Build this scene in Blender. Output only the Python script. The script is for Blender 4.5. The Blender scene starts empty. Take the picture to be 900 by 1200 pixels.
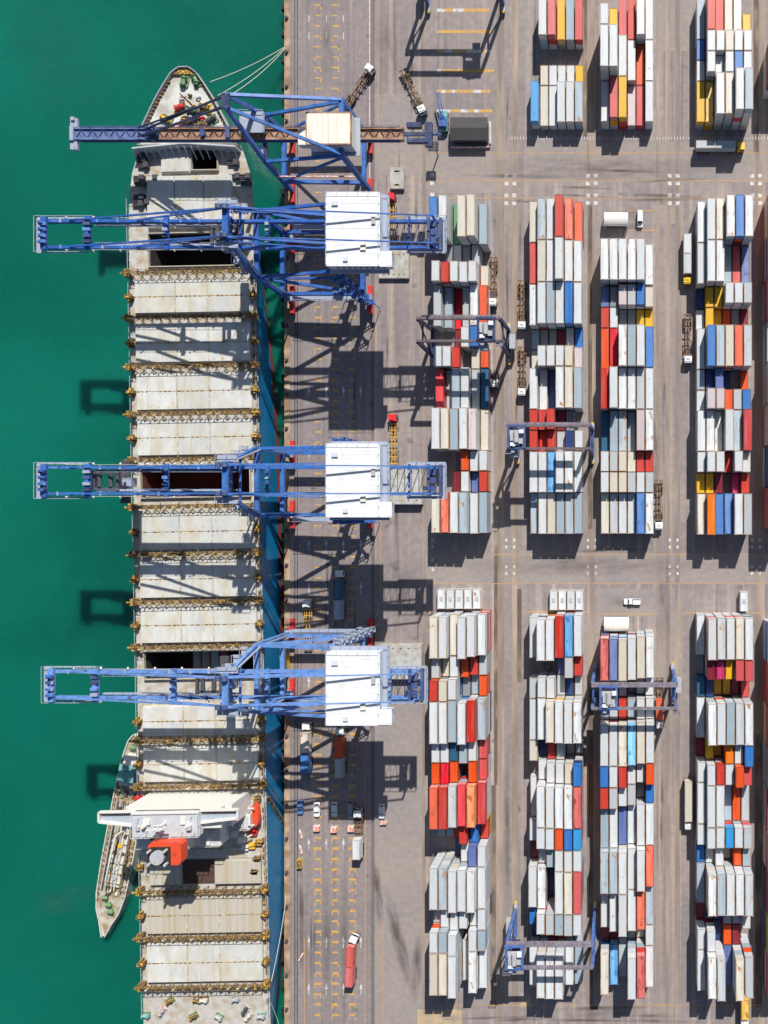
import bpy, math, random
from mathutils import Vector, Matrix
random.seed(7)
sc = bpy.context.scene
col = sc.collection
F, H, NX, NY = 950.0, 250.0, 735.0, 600.0      # focal (px of the 900x1200 photo), camera height, nadir pixel

def wx(px, z=0.0): return (px - NX) / F * (H - z)
def wy(py, z=0.0): return (NY - py) / F * (H - z)
def W(px, py, z=0.0): return Vector((wx(px, z), wy(py, z), z))

# ------------------------------------------------------------------ materials
MATS = {}
def mat(name, c, rough=.6, metal=0., var=.08, vscale=1.5, dirt=None, damt=.5, dscale=.6, dsharp=.12,
        stretch=(1, 1, 1), orand=0., bump=0., bscale=3., island=False, streak=None, streak2=None, spots=None, gate=False):
    m = bpy.data.materials.new(name); m.use_nodes = True
    nt = m.node_tree; N = nt.nodes; L = nt.links
    b = N['Principled BSDF']
    b.inputs['Roughness'].default_value = rough
    b.inputs['Metallic'].default_value = metal
    tc = N.new('ShaderNodeTexCoord'); mp = N.new('ShaderNodeMapping')
    mp.inputs['Scale'].default_value = stretch
    L.new(tc.outputs['Object'], mp.inputs['Vector'])
    vec = mp.outputs['Vector']
    if orand or island:
        oi = N.new('ShaderNodeObjectInfo'); gm = N.new('ShaderNodeNewGeometry')
        ad = N.new('ShaderNodeVectorMath'); ad.operation = 'ADD'
        sm = N.new('ShaderNodeMath'); sm.operation = 'MULTIPLY'; sm.inputs[1].default_value = 57.
        L.new((gm.outputs['Random Per Island'] if island else oi.outputs['Random']), sm.inputs[0])
        L.new(vec, ad.inputs[0]); L.new(sm.outputs[0], ad.inputs[1]); vec = ad.outputs[0]
    base = None
    def mixn(fac, a, bb, mode='MIX'):
        x = N.new('ShaderNodeMix'); x.data_type = 'RGBA'; x.blend_type = mode
        if isinstance(fac, float): x.inputs[0].default_value = fac
        else: L.new(fac, x.inputs[0])
        for k, v in ((6, a), (7, bb)):
            if isinstance(v, tuple): x.inputs[k].default_value = (*v, 1)
            else: L.new(v, x.inputs[k])
        return x.outputs[2]
    def noise(scale, detail=4., v=None):
        n = N.new('ShaderNodeTexNoise'); n.inputs['Scale'].default_value = scale
        n.inputs['Detail'].default_value = detail
        L.new(v or vec, n.inputs['Vector']); return n.outputs['Fac']
    def ramp(f, lo, hi, a=0., bb=1.):
        r = N.new('ShaderNodeMapRange'); r.inputs[1].default_value = lo; r.inputs[2].default_value = hi
        r.inputs[3].default_value = a; r.inputs[4].default_value = bb
        L.new(f, r.inputs[0]); return r.outputs[0]
    base = tuple(c)
    if orand:
        src = gm.outputs['Random Per Island'] if island else oi.outputs['Random']
        hs = N.new('ShaderNodeHueSaturation'); hs.inputs['Color'].default_value = (*c, 1)
        L.new(ramp(src, 0., 1., 1. - orand, 1. + orand * .45), hs.inputs['Value'])
        L.new(ramp(sm.outputs[0], 0., 57., 1.12, .82), hs.inputs['Saturation'])
        base = hs.outputs['Color']
    if dirt:
        fac = ramp(noise(dscale, 6.), 1 - damt * .5 - dsharp - .08, 1 - damt * .5 + dsharp - .08)
        if gate:                       # some boxes are rustier than others
            sub = N.new('ShaderNodeMath'); sub.operation = 'ADD'; L.new(noise(dscale, 6.), sub.inputs[0]); L.new(ramp(oi.outputs['Random'], .35, .9, -.06, .10), sub.inputs[1])
            fac = ramp(sub.outputs[0], 1 - damt * .5 - dsharp - .08, 1 - damt * .5 + dsharp - .08)
        base = mixn(fac, base, tuple(dirt))
    for streak in (streak, streak2):            # (colour, scale vector, low, high)
        if not streak: continue
        mp2 = N.new('ShaderNodeMapping'); mp2.inputs['Scale'].default_value = streak[1]
        L.new(tc.outputs['Object'], mp2.inputs['Vector'])
        base = mixn(ramp(noise(1., 5., mp2.outputs['Vector']), streak[2], streak[3]), base, tuple(streak[0]))
    if spots: base = mixn(ramp(noise(spots[1], 5.), spots[2], spots[3]), base, tuple(spots[0]))
    if var:
        g = ramp(noise(vscale, 8.), .25, .75, 1 - var, 1 + var)
        cb = N.new('ShaderNodeCombineColor')
        for k in range(3): L.new(g, cb.inputs[k])
        base = mixn(1.0, base, cb.outputs[0], 'MULTIPLY')
    if isinstance(base, tuple): b.inputs['Base Color'].default_value = (*base, 1)
    else: L.new(base, b.inputs['Base Color'])
    if bump:
        bp = N.new('ShaderNodeBump'); bp.inputs['Strength'].default_value = bump; bp.inputs['Distance'].default_value = .3
        L.new(noise(bscale, 5.), bp.inputs['Height']); L.new(bp.outputs['Normal'], b.inputs['Normal'])
    MATS[name] = m
    return m

RUST = (.30, .12, .035)
M = {}
M['land'] = mat('yard_concrete', (.335, .284, .264), .9, var=.16, vscale=.5, dirt=(.235, .205, .205), damt=.95, dscale=.03, dsharp=.18,
                streak=((.41, .335, .285), (.42, .006, 1), .50, .70), bump=.15, bscale=2, streak2=((.17, .145, .14), (.75, .011, 1), .58, .76), spots=((.15, .13, .13), .16, .66, .74))
M['apron'] = mat('quay_apron_concrete', (.295, .25, .24), .9, var=.16, vscale=.7, dirt=(.23, .20, .20), damt=.9, dscale=.05, dsharp=.2,
                 streak=((.20, .17, .168), (.9, .012, 1), .52, .70), streak2=((.38, .32, .29), (.5, .02, 1), .6, .78), spots=((.14, .12, .12), .22, .66, .74))
M['asphalt'] = mat('grey_asphalt', (.27, .245, .245), .92, var=.12, vscale=.6, dirt=(.35, .29, .25), damt=.8, dscale=.06, dsharp=.25)
M['tan'] = mat('tan_runway', (.40, .32, .26), .9, var=.16, vscale=.8, dirt=(.25, .20, .17), damt=.95, dscale=.22, dsharp=.12, stretch=(1, .12, 1))
M['rutted'] = mat('rutted_dirt', (.28, .215, .165), .95, var=.25, vscale=.9, dirt=(.13, .10, .085), damt=1., dscale=.35, dsharp=.1, stretch=(1, .22, 1))
M['tanpatch'] = mat('tan_paint_patch', (.50, .375, .22), .9, var=.15, vscale=.7, dirt=(.36, .29, .23), damt=.8, dscale=.4)
M['kerb'] = mat('quay_kerb', (.52, .38, .25), .9, var=.2, vscale=.7, dirt=(.28, .17, .10), damt=.9, dscale=.35)
M['quaywall'] = mat('quay_wall', (.20, .15, .11), .9, var=.2, dirt=(.08, .06, .05), damt=.9)
M['yellow_line'] = mat('worn_yellow_paint', (.66, .36, .05), .8, var=.2, vscale=2., dirt=(.40, .29, .18), damt=.75, dscale=1.3)
M['orange_line'] = mat('worn_orange_paint', (.55, .28, .09), .8, var=.2, vscale=2., dirt=(.36, .28, .22), damt=.85, dscale=.7)
M['white_line'] = mat('worn_white_paint', (.68, .66, .64), .8, var=.15, vscale=2., dirt=(.38, .34, .32), damt=.75, dscale=1.4)
M['rail'] = mat('rail_steel', (.055, .045, .045), .6, .3, var=.2)
M['pit'] = mat('tyre_dust', (.12, .10, .095), .95, var=.1)

def cont(name, c, dirt=RUST, damt=.42, orand=.2, rough=.45):
    M['c' + name] = mat('container_' + nm[name].replace(' ', '_'), c, rough, var=.07, vscale=1.2, dirt=dirt, damt=damt, dscale=.55,
                        dsharp=.04, stretch=(1.2, .6, 1), orand=orand, gate=True, spots=((.16, .12, .10), 1.3, .72, .76),
                        streak=(tuple(x * .80 + .02 for x in c), (2.2, .10, 1), .5, .68))
nm = dict(W='white', w='pale grey', C='cream', L='light blue-grey', G='dark grey', R='red', X='bright red', O='orange-red', A='bright orange',
          B='blue', N='navy blue', Y='yellow', M='maroon', S='sky blue', c='cyan', T='dark teal', P='pale pink', Q='pinkish red', Z='magenta',
          V='violet blue', g='green')
cc = dict(W=(.655, .69, .715), w=(.50, .535, .56), C=(.655, .615, .525), L=(.36, .455, .525), G=(.27, .28, .30), R=(.61, .075, .058), X=(.78, .035, .05),
          O=(.78, .12, .045), A=(.88, .24, .05), B=(.055, .20, .54), N=(.02, .05, .17), Y=(.80, .46, .04), M=(.24, .02, .035), S=(.07, .34, .70),
          c=(.17, .56, .86), T=(.03, .12, .22), P=(.62, .54, .56), Q=(.64, .115, .115), Z=(.58, .05, .16), V=(.14, .19, .42), g=(.12, .30, .16))
for k, v in cc.items():
    M['r' + k] = mat('container_rim_' + nm[k].replace(' ', '_'), tuple(x * .72 for x in v), .6, var=.1, dirt=(.34, .19, .09) if k in 'WwCLP' else tuple(x * .3 for x in v), damt=.95, dscale=.22, dsharp=.14, orand=.1)
    cont(k, v, dirt=(.42, .20, .06) if k in 'WwCLP' else tuple(x * .45 + .03 for x in v), damt=.40 if k in 'WwCLP' else .5)
M['dooredge'] = mat('door_lock_bars', (.55, .55, .54), .5, var=.15, dirt=RUST, damt=.6, dscale=1.)

M['water'] = mat('harbour_water', (.0008, .092, .060), .2, var=.16, vscale=.012, dirt=(.003, .138, .095), damt=.95, dscale=.011, dsharp=.22, bump=.5, bscale=.35, streak=((.001, .075, .055), (.012, .02, 1), .5, .75), spots=((.004, .125, .085), .09, .52, .8))
wb = M['water'].node_tree.nodes['Principled BSDF']; wb.subsurface_method = 'BURLEY'; wb.inputs['Subsurface Weight'].default_value = 1.; wb.inputs['Subsurface Scale'].default_value = 1.; wb.inputs['Subsurface Radius'].default_value = (3.5, 4.5, 4.2)
M['hullblue'] = mat('hull_blue_paint', (.004, .185, .40), .45, var=.12, vscale=.3, streak=((.01, .12, .26), (.02, .5, .5), .56, .76))
M['hullred'] = mat('hull_red_paint', (.33, .055, .04), .6, var=.25)
M['deck'] = mat('ship_deck_paint', (.50, .485, .45), .7, var=.12, vscale=.6, dirt=(.40, .32, .21), damt=.72, dscale=.45)
M['foredeck'] = mat('foredeck_paint', (.63, .64, .60), .7, var=.1, dirt=(.42, .40, .35), damt=.8, dscale=.25)
M['hatch'] = mat('hatch_cover_paint', (.61, .62, .59), .6, var=.09, vscale=.5, dirt=(.53, .47, .33), damt=.64, dscale=.28, dsharp=.16, streak2=((.50, .52, .53), (.25, .25, 1), .55, .75), spots=((.40, .27, .12), .7, .69, .76),
                 stretch=(1, .5, 1), orand=.10, streak=((.50, .43, .28), (1.3, .04, 1), .60, .80))
M['rusthatch'] = mat('rusty_hatch_paint', (.52, .505, .455), .7, var=.08, vscale=.5, dirt=(.42, .345, .225), damt=.8, dscale=.5, dsharp=.16, stretch=(1.8, .06, 1))
M['lash'] = mat('lashing_bridge_rust', (.13, .095, .06), .8, var=.4, vscale=1.5, dirt=(.40, .24, .05), damt=.75, dscale=1.4, dsharp=.05)
M['lashyel'] = mat('lashing_yellow', (.66, .42, .06), .7, var=.3, vscale=2, dirt=(.16, .09, .04), damt=.95, dscale=1.6, dsharp=.06)
M['landed'] = mat('landed_cover_grey', (.47, .48, .46), .7, var=.15, vscale=.8, dirt=(.36, .33, .28), damt=.8, dscale=.5)
M['seam'] = mat('rusty_seam', (.42, .30, .13), .8, var=.3, vscale=1., dirt=(.58, .55, .46), damt=1., dscale=.6)
M['recess'] = mat('recess_shaded_brown', (.085, .045, .035), .9, var=.3, vscale=.5)  # brown darkened to carry the shade of the funnel
M['cream_bin'] = mat('cream_bin', (.62, .55, .36), .7, var=.3, vscale=2, dirt=(.2, .12, .05), damt=.6, dscale=1.5)
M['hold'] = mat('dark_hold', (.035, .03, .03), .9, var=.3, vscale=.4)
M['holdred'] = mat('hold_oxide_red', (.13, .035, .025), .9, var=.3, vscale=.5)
M['ivory'] = mat('ship_white_paint', (.72, .71, .67), .5, var=.05, vscale=.4, dirt=(.55, .42, .28), damt=.42, dscale=.4)
M['shipgrey'] = mat('ship_grey_deck', (.50, .53, .56), .7, var=.08, vscale=.5)
M['wingdeck'] = mat('bridge_wing_deck', (.36, .42, .48), .7, var=.08)
M['brown'] = mat('brown_edge', (.22, .14, .09), .8, var=.2)
M['orange'] = mat('funnel_orange', (.70, .075, .025), .5, var=.12, dirt=(.25, .05, .03), damt=.45, dscale=.6)
M['chrome'] = mat('exhaust_steel', (.62, .62, .63), .35, .3, var=.2)
M['glass'] = mat('dark_window', (.02, .03, .04), .1, var=0)
M['green'] = mat('green_deck_gear', (.12, .27, .11), .6, var=.3, vscale=2., dirt=(.3, .3, .2), damt=.6, dscale=1.5)
M['yellow'] = mat('yellow_machinery', (.76, .46, .03), .5, var=.15, dirt=(.35, .2, .05), damt=.5)
M['red'] = mat('red_machinery', (.62, .04, .04), .5, var=.15)
M['black'] = mat('black_rubber', (.018, .018, .02), .8, var=.3)
M['darksteel'] = mat('dark_steel', (.07, .07, .08), .6, var=.3, vscale=2)
M['steel'] = mat('grey_steel', (.42, .43, .45), .5, var=.15, vscale=2)
M['rope'] = mat('pale_rope', (.62, .60, .52), .9, var=.1)
M['barge'] = mat('barge_deck', (.55, .53, .46), .7, var=.2, vscale=1., dirt=(.30, .22, .12), damt=.9, dscale=.5)
M['bargehull'] = mat('barge_hull', (.62, .62, .56), .6, var=.1, dirt=(.35, .2, .1), damt=.6)
M['teal'] = mat('teal_roof', (.18, .42, .38), .5, var=.2, vscale=1.5)
def blue(n, c, d=.45): M[n] = mat(n, c, .5, var=.2, vscale=.9, dirt=tuple(x * .5 + .012 for x in c), damt=.75, dscale=.7, streak=(tuple(x * .8 + .07 for x in c), (.35, .35, .35), .5, .72))
blue('crane_blue_deep', (.02, .118, .46)); blue('crane_blue', (.04, .16, .50)); blue('crane_blue_pale', (.135, .285, .65)); blue('gantry_blue', (.055, .095, .25)); blue('gantry_mauve', (.155, .12, .14))
blue('gantry_navy', (.030, .045, .13)); blue('gantry_lilac', (.235, .21, .25)); blue('gantry_mid', (.075, .155, .42)); blue('tip_blue', (.13, .19, .40))
M['boombrown'] = mat('boom_oxide', (.26, .125, .075), .7, var=.25, vscale=.8, dirt=(.42, .27, .18), damt=.8, dscale=.5)
M['roofwhite'] = mat('house_roof_white', (.78, .79, .80), .5, var=.04, vscale=.5, dirt=(.62, .61, .58), damt=.5, dscale=.3, streak=((.62, .63, .63), (.15, 1.2, 1), .54, .74))
M['roofcream'] = mat('house_roof_cream', (.80, .75, .66), .5, var=.04, vscale=.4, streak=((.68, .60, .48), (1.3, .06, 1), .54, .70))
M['housegrey'] = mat('house_wall', (.58, .64, .72), .5, var=.06)
M['walk'] = mat('walkway_grating', (.34, .38, .48), .6, var=.2, vscale=3)
M['charcoal'] = mat('charcoal_roof', (.045, .043, .045), .7, var=.15, vscale=.6)
M['chassis'] = mat('rusty_chassis', (.12, .075, .05), .7, var=.4, vscale=1.5, dirt=(.34, .17, .06), damt=.72, dscale=1.1)
M['chassisyellow'] = mat('yellow_chassis', (.62, .36, .06), .6, var=.3, vscale=2, dirt=(.15, .08, .04), damt=.6, dscale=1)
M['cabwhite'] = mat('cab_white', (.80, .80, .78), .35, var=.05)
M['cabyellow'] = mat('cab_yellow', (.80, .50, .02), .4, var=.08)
M['cabred'] = mat('cab_red', (.75, .03, .04), .4, var=.08)
M['carwhite'] = mat('car_white', (.78, .79, .80), .3, var=.03)
M['carblue'] = mat('car_blue', (.10, .18, .40), .3, var=.05)
M['cargrey'] = mat('car_grey', (.30, .33, .37), .3, var=.05)
M['barrier'] = mat('barrier_salmon', (.75, .28, .20), .6, var=.15, dirt=(.8, .75, .7), damt=.8, dscale=1.5)

# ------------------------------------------------------------------ mesh builder
class MB:
    def __init__(s): s.v = []; s.f = []; s.mi = []; s.m = 0
    def add(s, vs, fs):
        o = len(s.v); s.v += [tuple(x) for x in vs]
        for f in fs: s.f.append(tuple(o + i for i in f)); s.mi.append(s.m)
        return s
    def box(s, x0, x1, y0, y1, z0, z1):
        x0, x1 = min(x0, x1), max(x0, x1); y0, y1 = min(y0, y1), max(y0, y1)
        return s.add([(x0, y0, z0), (x1, y0, z0), (x1, y1, z0), (x0, y1, z0), (x0, y0, z1), (x1, y0, z1), (x1, y1, z1), (x0, y1, z1)],
                     [(0, 3, 2, 1), (4, 5, 6, 7), (0, 1, 5, 4), (1, 2, 6, 5), (2, 3, 7, 6), (3, 0, 4, 7)])
    def beam(s, p, q, w, h=None, w2=None, h2=None):
        h = h or w; w2 = w2 or w; h2 = h2 or h
        p = Vector(p); q = Vector(q); d = (q - p).normalized()
        up = Vector((0, 0, 1)) if abs(d.z) < .95 else Vector((0, 1, 0))
        a = d.cross(up).normalized(); b = a.cross(d).normalized()
        vs = []
        for c, ww, hh in ((p, w, h), (q, w2, h2)):
            for i, j in ((-1, -1), (1, -1), (1, 1), (-1, 1)): vs.append(c + a * ww / 2 * i + b * hh / 2 * j)
        return s.add(vs, [(0, 1, 2, 3), (7, 6, 5, 4), (0, 4, 5, 1), (1, 5, 6, 2), (2, 6, 7, 3), (3, 7, 4, 0)])
    def tube(s, p, q, r, n=8, r2=None):
        p = Vector(p); q = Vector(q); d = (q - p).normalized(); r2 = r2 if r2 is not None else r
        up = Vector((0, 0, 1)) if abs(d.z) < .95 else Vector((0, 1, 0))
        a = d.cross(up).normalized(); b = a.cross(d).normalized(); vs = []
        for c, rr in ((p, r), (q, r2)):
            for k in range(n):
                t = 2 * math.pi * k / n; vs.append(c + a * rr * math.cos(t) + b * rr * math.sin(t))
        fs = [(k, (k + 1) % n, n + (k + 1) % n, n + k) for k in range(n)] + [tuple(range(n - 1, -1, -1)), tuple(range(n, 2 * n))]
        return s.add(vs, fs)
    def prism(s, pts, z0, z1):
        n = len(pts); vs = [(x, y, z0) for x, y in pts] + [(x, y, z1) for x, y in pts]
        return s.add(vs, [tuple(range(n - 1, -1, -1)), tuple(range(n, 2 * n))] + [(k, (k + 1) % n, n + (k + 1) % n, n + k) for k in range(n)])
    def sheet(s, x0, x1, y0, y1, z):
        x0, x1 = min(x0, x1), max(x0, x1); y0, y1 = min(y0, y1), max(y0, y1)
        return s.add([(x0, y0, z), (x1, y0, z), (x1, y1, z), (x0, y1, z)], [(0, 1, 2, 3)])
    def rail(s, pts, hgt=1.1, r=.05):
        for a, b in zip(pts, pts[1:]):
            a = Vector(a); b = Vector(b)
            s.beam(a + Vector((0, 0, hgt)), b + Vector((0, 0, hgt)), r * 2)
            n = max(1, int((b - a).length / 2.5))
            for k in range(n + 1):
                c = a.lerp(b, k / n); s.beam(c, c + Vector((0, 0, hgt)), r * 2)
        return s
    def mesh(s, name, mats):
        me = bpy.data.meshes.new(name); me.from_pydata(s.v, [], s.f)
        mats = mats if isinstance(mats, (list, tuple)) else [mats]
        for m in mats: me.materials.append(m)
        if len(mats) > 1: me.polygons.foreach_set('material_index', s.mi)
        me.update(); return me
    def build(s, name, mats, parent=None, off=None):
        if off is not None: s.v = [(x - off[0], y - off[1], z - off[2]) for x, y, z in s.v]
        o = bpy.data.objects.new(name, s.mesh(name, mats)); col.objects.link(o)
        if parent: o.parent = parent
        return o
def tag(o, label=None, cat=None, group=None, kind=None):
    for k, v in (('label', label), ('category', cat), ('group', group), ('kind', kind)):
        if v: o[k] = v
    return o
def thing(name, loc, label, cat, group=None, rz=0.):
    o = bpy.data.objects.new(name, None); col.objects.link(o); o.empty_display_size = .5
    o.location = loc; o.rotation_euler = (0, 0, rz); return tag(o, label, cat, group)
def copy_tree(o, parent=None):
    c = o.copy(); col.objects.link(c)
    if parent: c.parent = parent
    for ch in kids.get(o.name, []): copy_tree(ch, c)
    return c
kids = {}
def index_kids(root):
    kids[root.name] = [o for o in bpy.data.objects if o.parent == root]
    for o in kids[root.name]: index_kids(o)

# ------------------------------------------------------------------ setting
QX = wx(333.5)
g = MB(); g.box(QX + 1.7, 900, -900, 900, -9, 0); tag(g.build('ground', M['land']), kind='structure')
g = MB(); g.box(QX, QX + 1.7, -900, 900, -9, .22); tag(g.build('quay_kerb', M['kerb']), kind='structure')
g = MB(); g.sheet(-1500, QX, -1500, 1500, -3.5); tag(g.build('water', M['water']), kind='structure')
g = MB(); g.sheet(wx(340.1), wx(437), -900, 900, .004); tag(g.build('quay_road', M['apron']), kind='structure')
g = MB()
for x0, x1, y0, y1 in ((497, 601, 180, 226), (617, 900, 166, 214), (437, 497, 110, 205), (497, 900, 648, 684), (700, 780, 690, 722), (437, 498, 820, 1200),
                       (765, 800, 690, 800), (765, 800, 240, 262), (705, 770, 0, 30), (770, 812, 0, 60)):
    g.sheet(wx(x0), wx(x1), wy(y0), wy(y1), .004 + len(g.f) * .0004)
tag(g.build('road_patches', M['asphalt']), kind='structure')
g = MB()
for a, b in ((582, 591), (600, 607), (688, 697), (769, 772), (780, 785), (791, 797), (885, 896), (495, 499)):
    g.sheet(wx(a), wx(b), 175, -175, .008)
tag(g.build('runway_strips', M['tan']), kind='structure')
g = MB()
for a, b, y0, y1 in ((575, 581, 920, 1180), (579, 583, 640, 920), (689, 694, 240, 620), (690, 695, 800, 1180), (883, 889, 0, 180), (683, 688, 0, 160),
                     (885, 893, 860, 1180), (606, 611, 690, 800)):
    g.sheet(wx(a), wx(b), wy(y0), wy(y1), .012)
tag(g.build('dirt_tracks', M['rutted']), kind='structure')
# painted markings
ym = MB(); wm = MB(); om = MB()
def dash(mb, px, py, w, h, z=.016): mb.sheet(wx(px - w / 2), wx(px + w / 2), wy(py - h / 2), wy(py + h / 2), z)
for px in (372.5, 393, 413):
    y = 6
    while y < 1198:
        if not (px == 413 and y < 230):
            dash(ym, px + random.uniform(-.6, .6), y, random.uniform(6., 8.8), random.uniform(1.3, 2.) if y < 850 else random.uniform(2., 3.2))
            for q in (-3.4, 3.4):
                if random.random() < (.3 if y < 850 else .62): dash(ym, px + q, y + random.uniform(2.6, 4.4), 1.3, random.uniform(2., 4.4), .018)
        y += 12.2
for px, y0, y1 in ((357, 1100, 1200), (428, 880, 1200), (446, 560, 700), (448, 1080, 1200), (443, 0, 180), (437.5, 330, 500)):
    om.sheet(wx(px - .5), wx(px + .5), wy(y0), wy(y1), .016)
for y in (20, 40, 990, 1105, 1160, 530, 460, 640, 690, 800):
    for px in (362, 382.5, 402.5, 423):
        if y < 100 and px > 420: continue
        dash(wm, px, y + 2, .9, 8)
        if y > 100: wm.add([(wx(px - 1.8), wy(y - 1), .017), (wx(px + 1.8), wy(y - 1), .017), (wx(px), wy(y - 8), .017)], [(0, 1, 2)])
wm.sheet(wx(432.6), wx(433.6), wy(0), wy(235), .016)
for px in (598, 693.5, 789.5, 886):
    for y in ((206, 215, 229, 238) if px == 598 else (206, 215, 229, 238)):
        for d in (-4.6, 4.6): dash(wm, px + d, y, 4.6, 4.2)
    for y in (633, 641, 664, 672):
        for d in (-4.6, 4.6): dash(wm, px + d, y, 2.6, 3.4)
for y in (205, 215, 228): dash(wm, 506.5, y, 4.5, 4.2)
for y in (633, 641, 656, 667): dash(wm, 507, y, 3, 4)
for y in (12, 37, 60, 83, 107, 130):
    x = 512
    while x < 574:
        w = random.choice((5, 6, 9)); dash(ym if random.random() < .62 else wm, x + w / 2, y, w, 3.6); x += w + .4
for y0, y1 in ((160, 163), ):
    x = 600
    while x < 900:
        dash(wm, x, 162, .8, 3.4); x += 3.4
for y in (179, 212, 232, 650, 684, 1178):
    om.sheet(wx(500), wx(900), wy(y - .5), wy(y + .5), .015)
for x0, x1, y in ((700, 772, 719.5), (700, 772, 741), (800, 892, 718.5), (612, 690, 717), (735, 772, 270), (735, 772, 247), (500, 575, 718), (497, 545, 1186)):
    om.sheet(wx(x0), wx(x1), wy(y - .8), wy(y + .8), .017)
g = MB(); g.sheet(wx(489), wx(541), wy(1183), wy(1206), .0185); g.sheet(wx(610), wx(622), wy(1164), wy(1180), .0185); tag(g.build('tan_road_patch', M['tanpatch']), kind='structure')
tag(ym.build('yellow_road_marking', M['yellow_line']), kind='structure')
tag(wm.build('white_road_marking', M['white_line']), kind='structure')
tag(om.build('orange_road_marking', M['orange_line']), kind='structure')
g = MB()
for x in (345.5, 348.5, 436, 438.2): g.sheet(wx(x - .45), wx(x + .45), -300, 300, .02)
tag(g.build('rail_tracks', M['rail']), kind='structure')
# dark tyre-dust stain on the yard behind the quay road
def stain(x0, y0, x1, y1, wid, dens=.8, z=.022, colr=(.11, .095, .095), name='road_stain'):
    a, b = W(x0, y0, min(z, 0)), W(x1, y1, min(z, 0)); d = b - a; L_ = d.length
    g = MB(); g.sheet(-wid / 2, wid / 2, -L_ / 2, L_ / 2, 0)
    m = bpy.data.materials.new('stain_dust'); m.use_nodes = True; nt = m.node_tree; N = nt.nodes; L = nt.links
    b_ = N['Principled BSDF']; b_.inputs['Base Color'].default_value = (*colr, 1); b_.inputs['Roughness'].default_value = .95
    tc = N.new('ShaderNodeTexCoord'); mp = N.new('ShaderNodeMapping'); mp.inputs['Scale'].default_value = (1, .25, 1)
    n1 = N.new('ShaderNodeTexNoise'); n1.inputs['Scale'].default_value = .5; n1.inputs['Detail'].default_value = 8
    r = N.new('ShaderNodeMapRange'); r.inputs[1].default_value = .3; r.inputs[2].default_value = .75; r.inputs[4].default_value = dens
    gm = N.new('ShaderNodeMapping'); gm.inputs['Location'].default_value = (-1, -1, 0); gm.inputs['Scale'].default_value = (2, 2, 0)
    ln = N.new('ShaderNodeVectorMath'); ln.operation = 'LENGTH'; fo = N.new('ShaderNodeMapRange'); fo.inputs[1].default_value = 1.; fo.inputs[2].default_value = .15
    mu = N.new('ShaderNodeMath'); mu.operation = 'MULTIPLY'
    L.new(tc.outputs['Object'], mp.inputs[0]); L.new(mp.outputs[0], n1.inputs['Vector']); L.new(n1.outputs['Fac'], r.inputs[0])
    L.new(tc.outputs['Generated'], gm.inputs[0]); L.new(gm.outputs[0], ln.inputs[0]); L.new(ln.outputs['Value'], fo.inputs[0])
    L.new(r.outputs[0], mu.inputs[0]); L.new(fo.outputs[0], mu.inputs[1]); L.new(mu.outputs[0], b_.inputs['Alpha'])
    o = g.build(name, m); c = (a + b) / 2; o.location = (c.x, c.y, z); o.rotation_euler = (0, 0, math.atan2(d.y, d.x) - math.pi / 2); tag(o, kind='structure')
stain(439, 1000, 446, 1090, 3.2, 1.)
stain(20, 1075, 128, 1035, 9., .55, -3.46, (.02, .17, .13), 'silt_plume'); stain(30, 1040, 100, 1072, 7., .35, -3.45, (.02, .17, .13), 'silt_plume'); stain(10, 90, 120, 40, 60., .5, -3.44, (.006, .16, .12), 'silt_plume')
stain(452, 1040, 482, 1165, 4.5, 1., .026); stain(492, 1085, 485, 1180, 4., .8, .030)
for k in range(16):
    y_ = random.choice((random.uniform(190, 236), random.uniform(645, 686), random.uniform(1178, 1198))); x_ = random.uniform(500, 760); stain(x_, y_, x_ + random.uniform(60, 140), y_ + random.uniform(-5, 5), random.uniform(.8, 1.8), random.uniform(.5, .9), .030 + k * .0006)
for k in range(22):
    x_ = random.choice((random.uniform(440, 492), random.uniform(585, 612), random.uniform(770, 800), random.uniform(350, 430))); y_ = random.uniform(0, 1080); stain(x_, y_, x_ + random.uniform(-4, 4), y_ + random.uniform(50, 130), random.uniform(.7, 1.6), random.uniform(.45, .9), .041 + k * .0006)
stain(594, 870, 595, 1070, 2.2, .7); stain(768, 440, 769, 620, 3., .6); stain(353, 1000, 354, 1150, 2., 1.)
stain(383, 1010, 383, 1200, 4., .45, .024); stain(404, 1010, 404, 1200, 4., .4, .024); stain(383, 0, 383, 110, 5., .4, .024); stain(470, 640, 470, 740, 14., .3); stain(455, 0, 455, 110, 10., .35)
stain(776, 640, 777, 780, 5, .4); stain(705, 705, 765, 705, 5, .4, .026); stain(640, 660, 690, 660, 7, .35, .026); stain(540, 195, 880, 200, 9, .4, .026); stain(730, 265, 762, 268, 4, .5)
stain(720, 250, 760, 252, 5, .45, .03); stain(655, 1190, 760, 1185, 5, .4); stain(520, 662, 870, 664, 7, .4, .028); stain(595, 260, 595, 420, 2.5, .4, .024)

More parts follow.
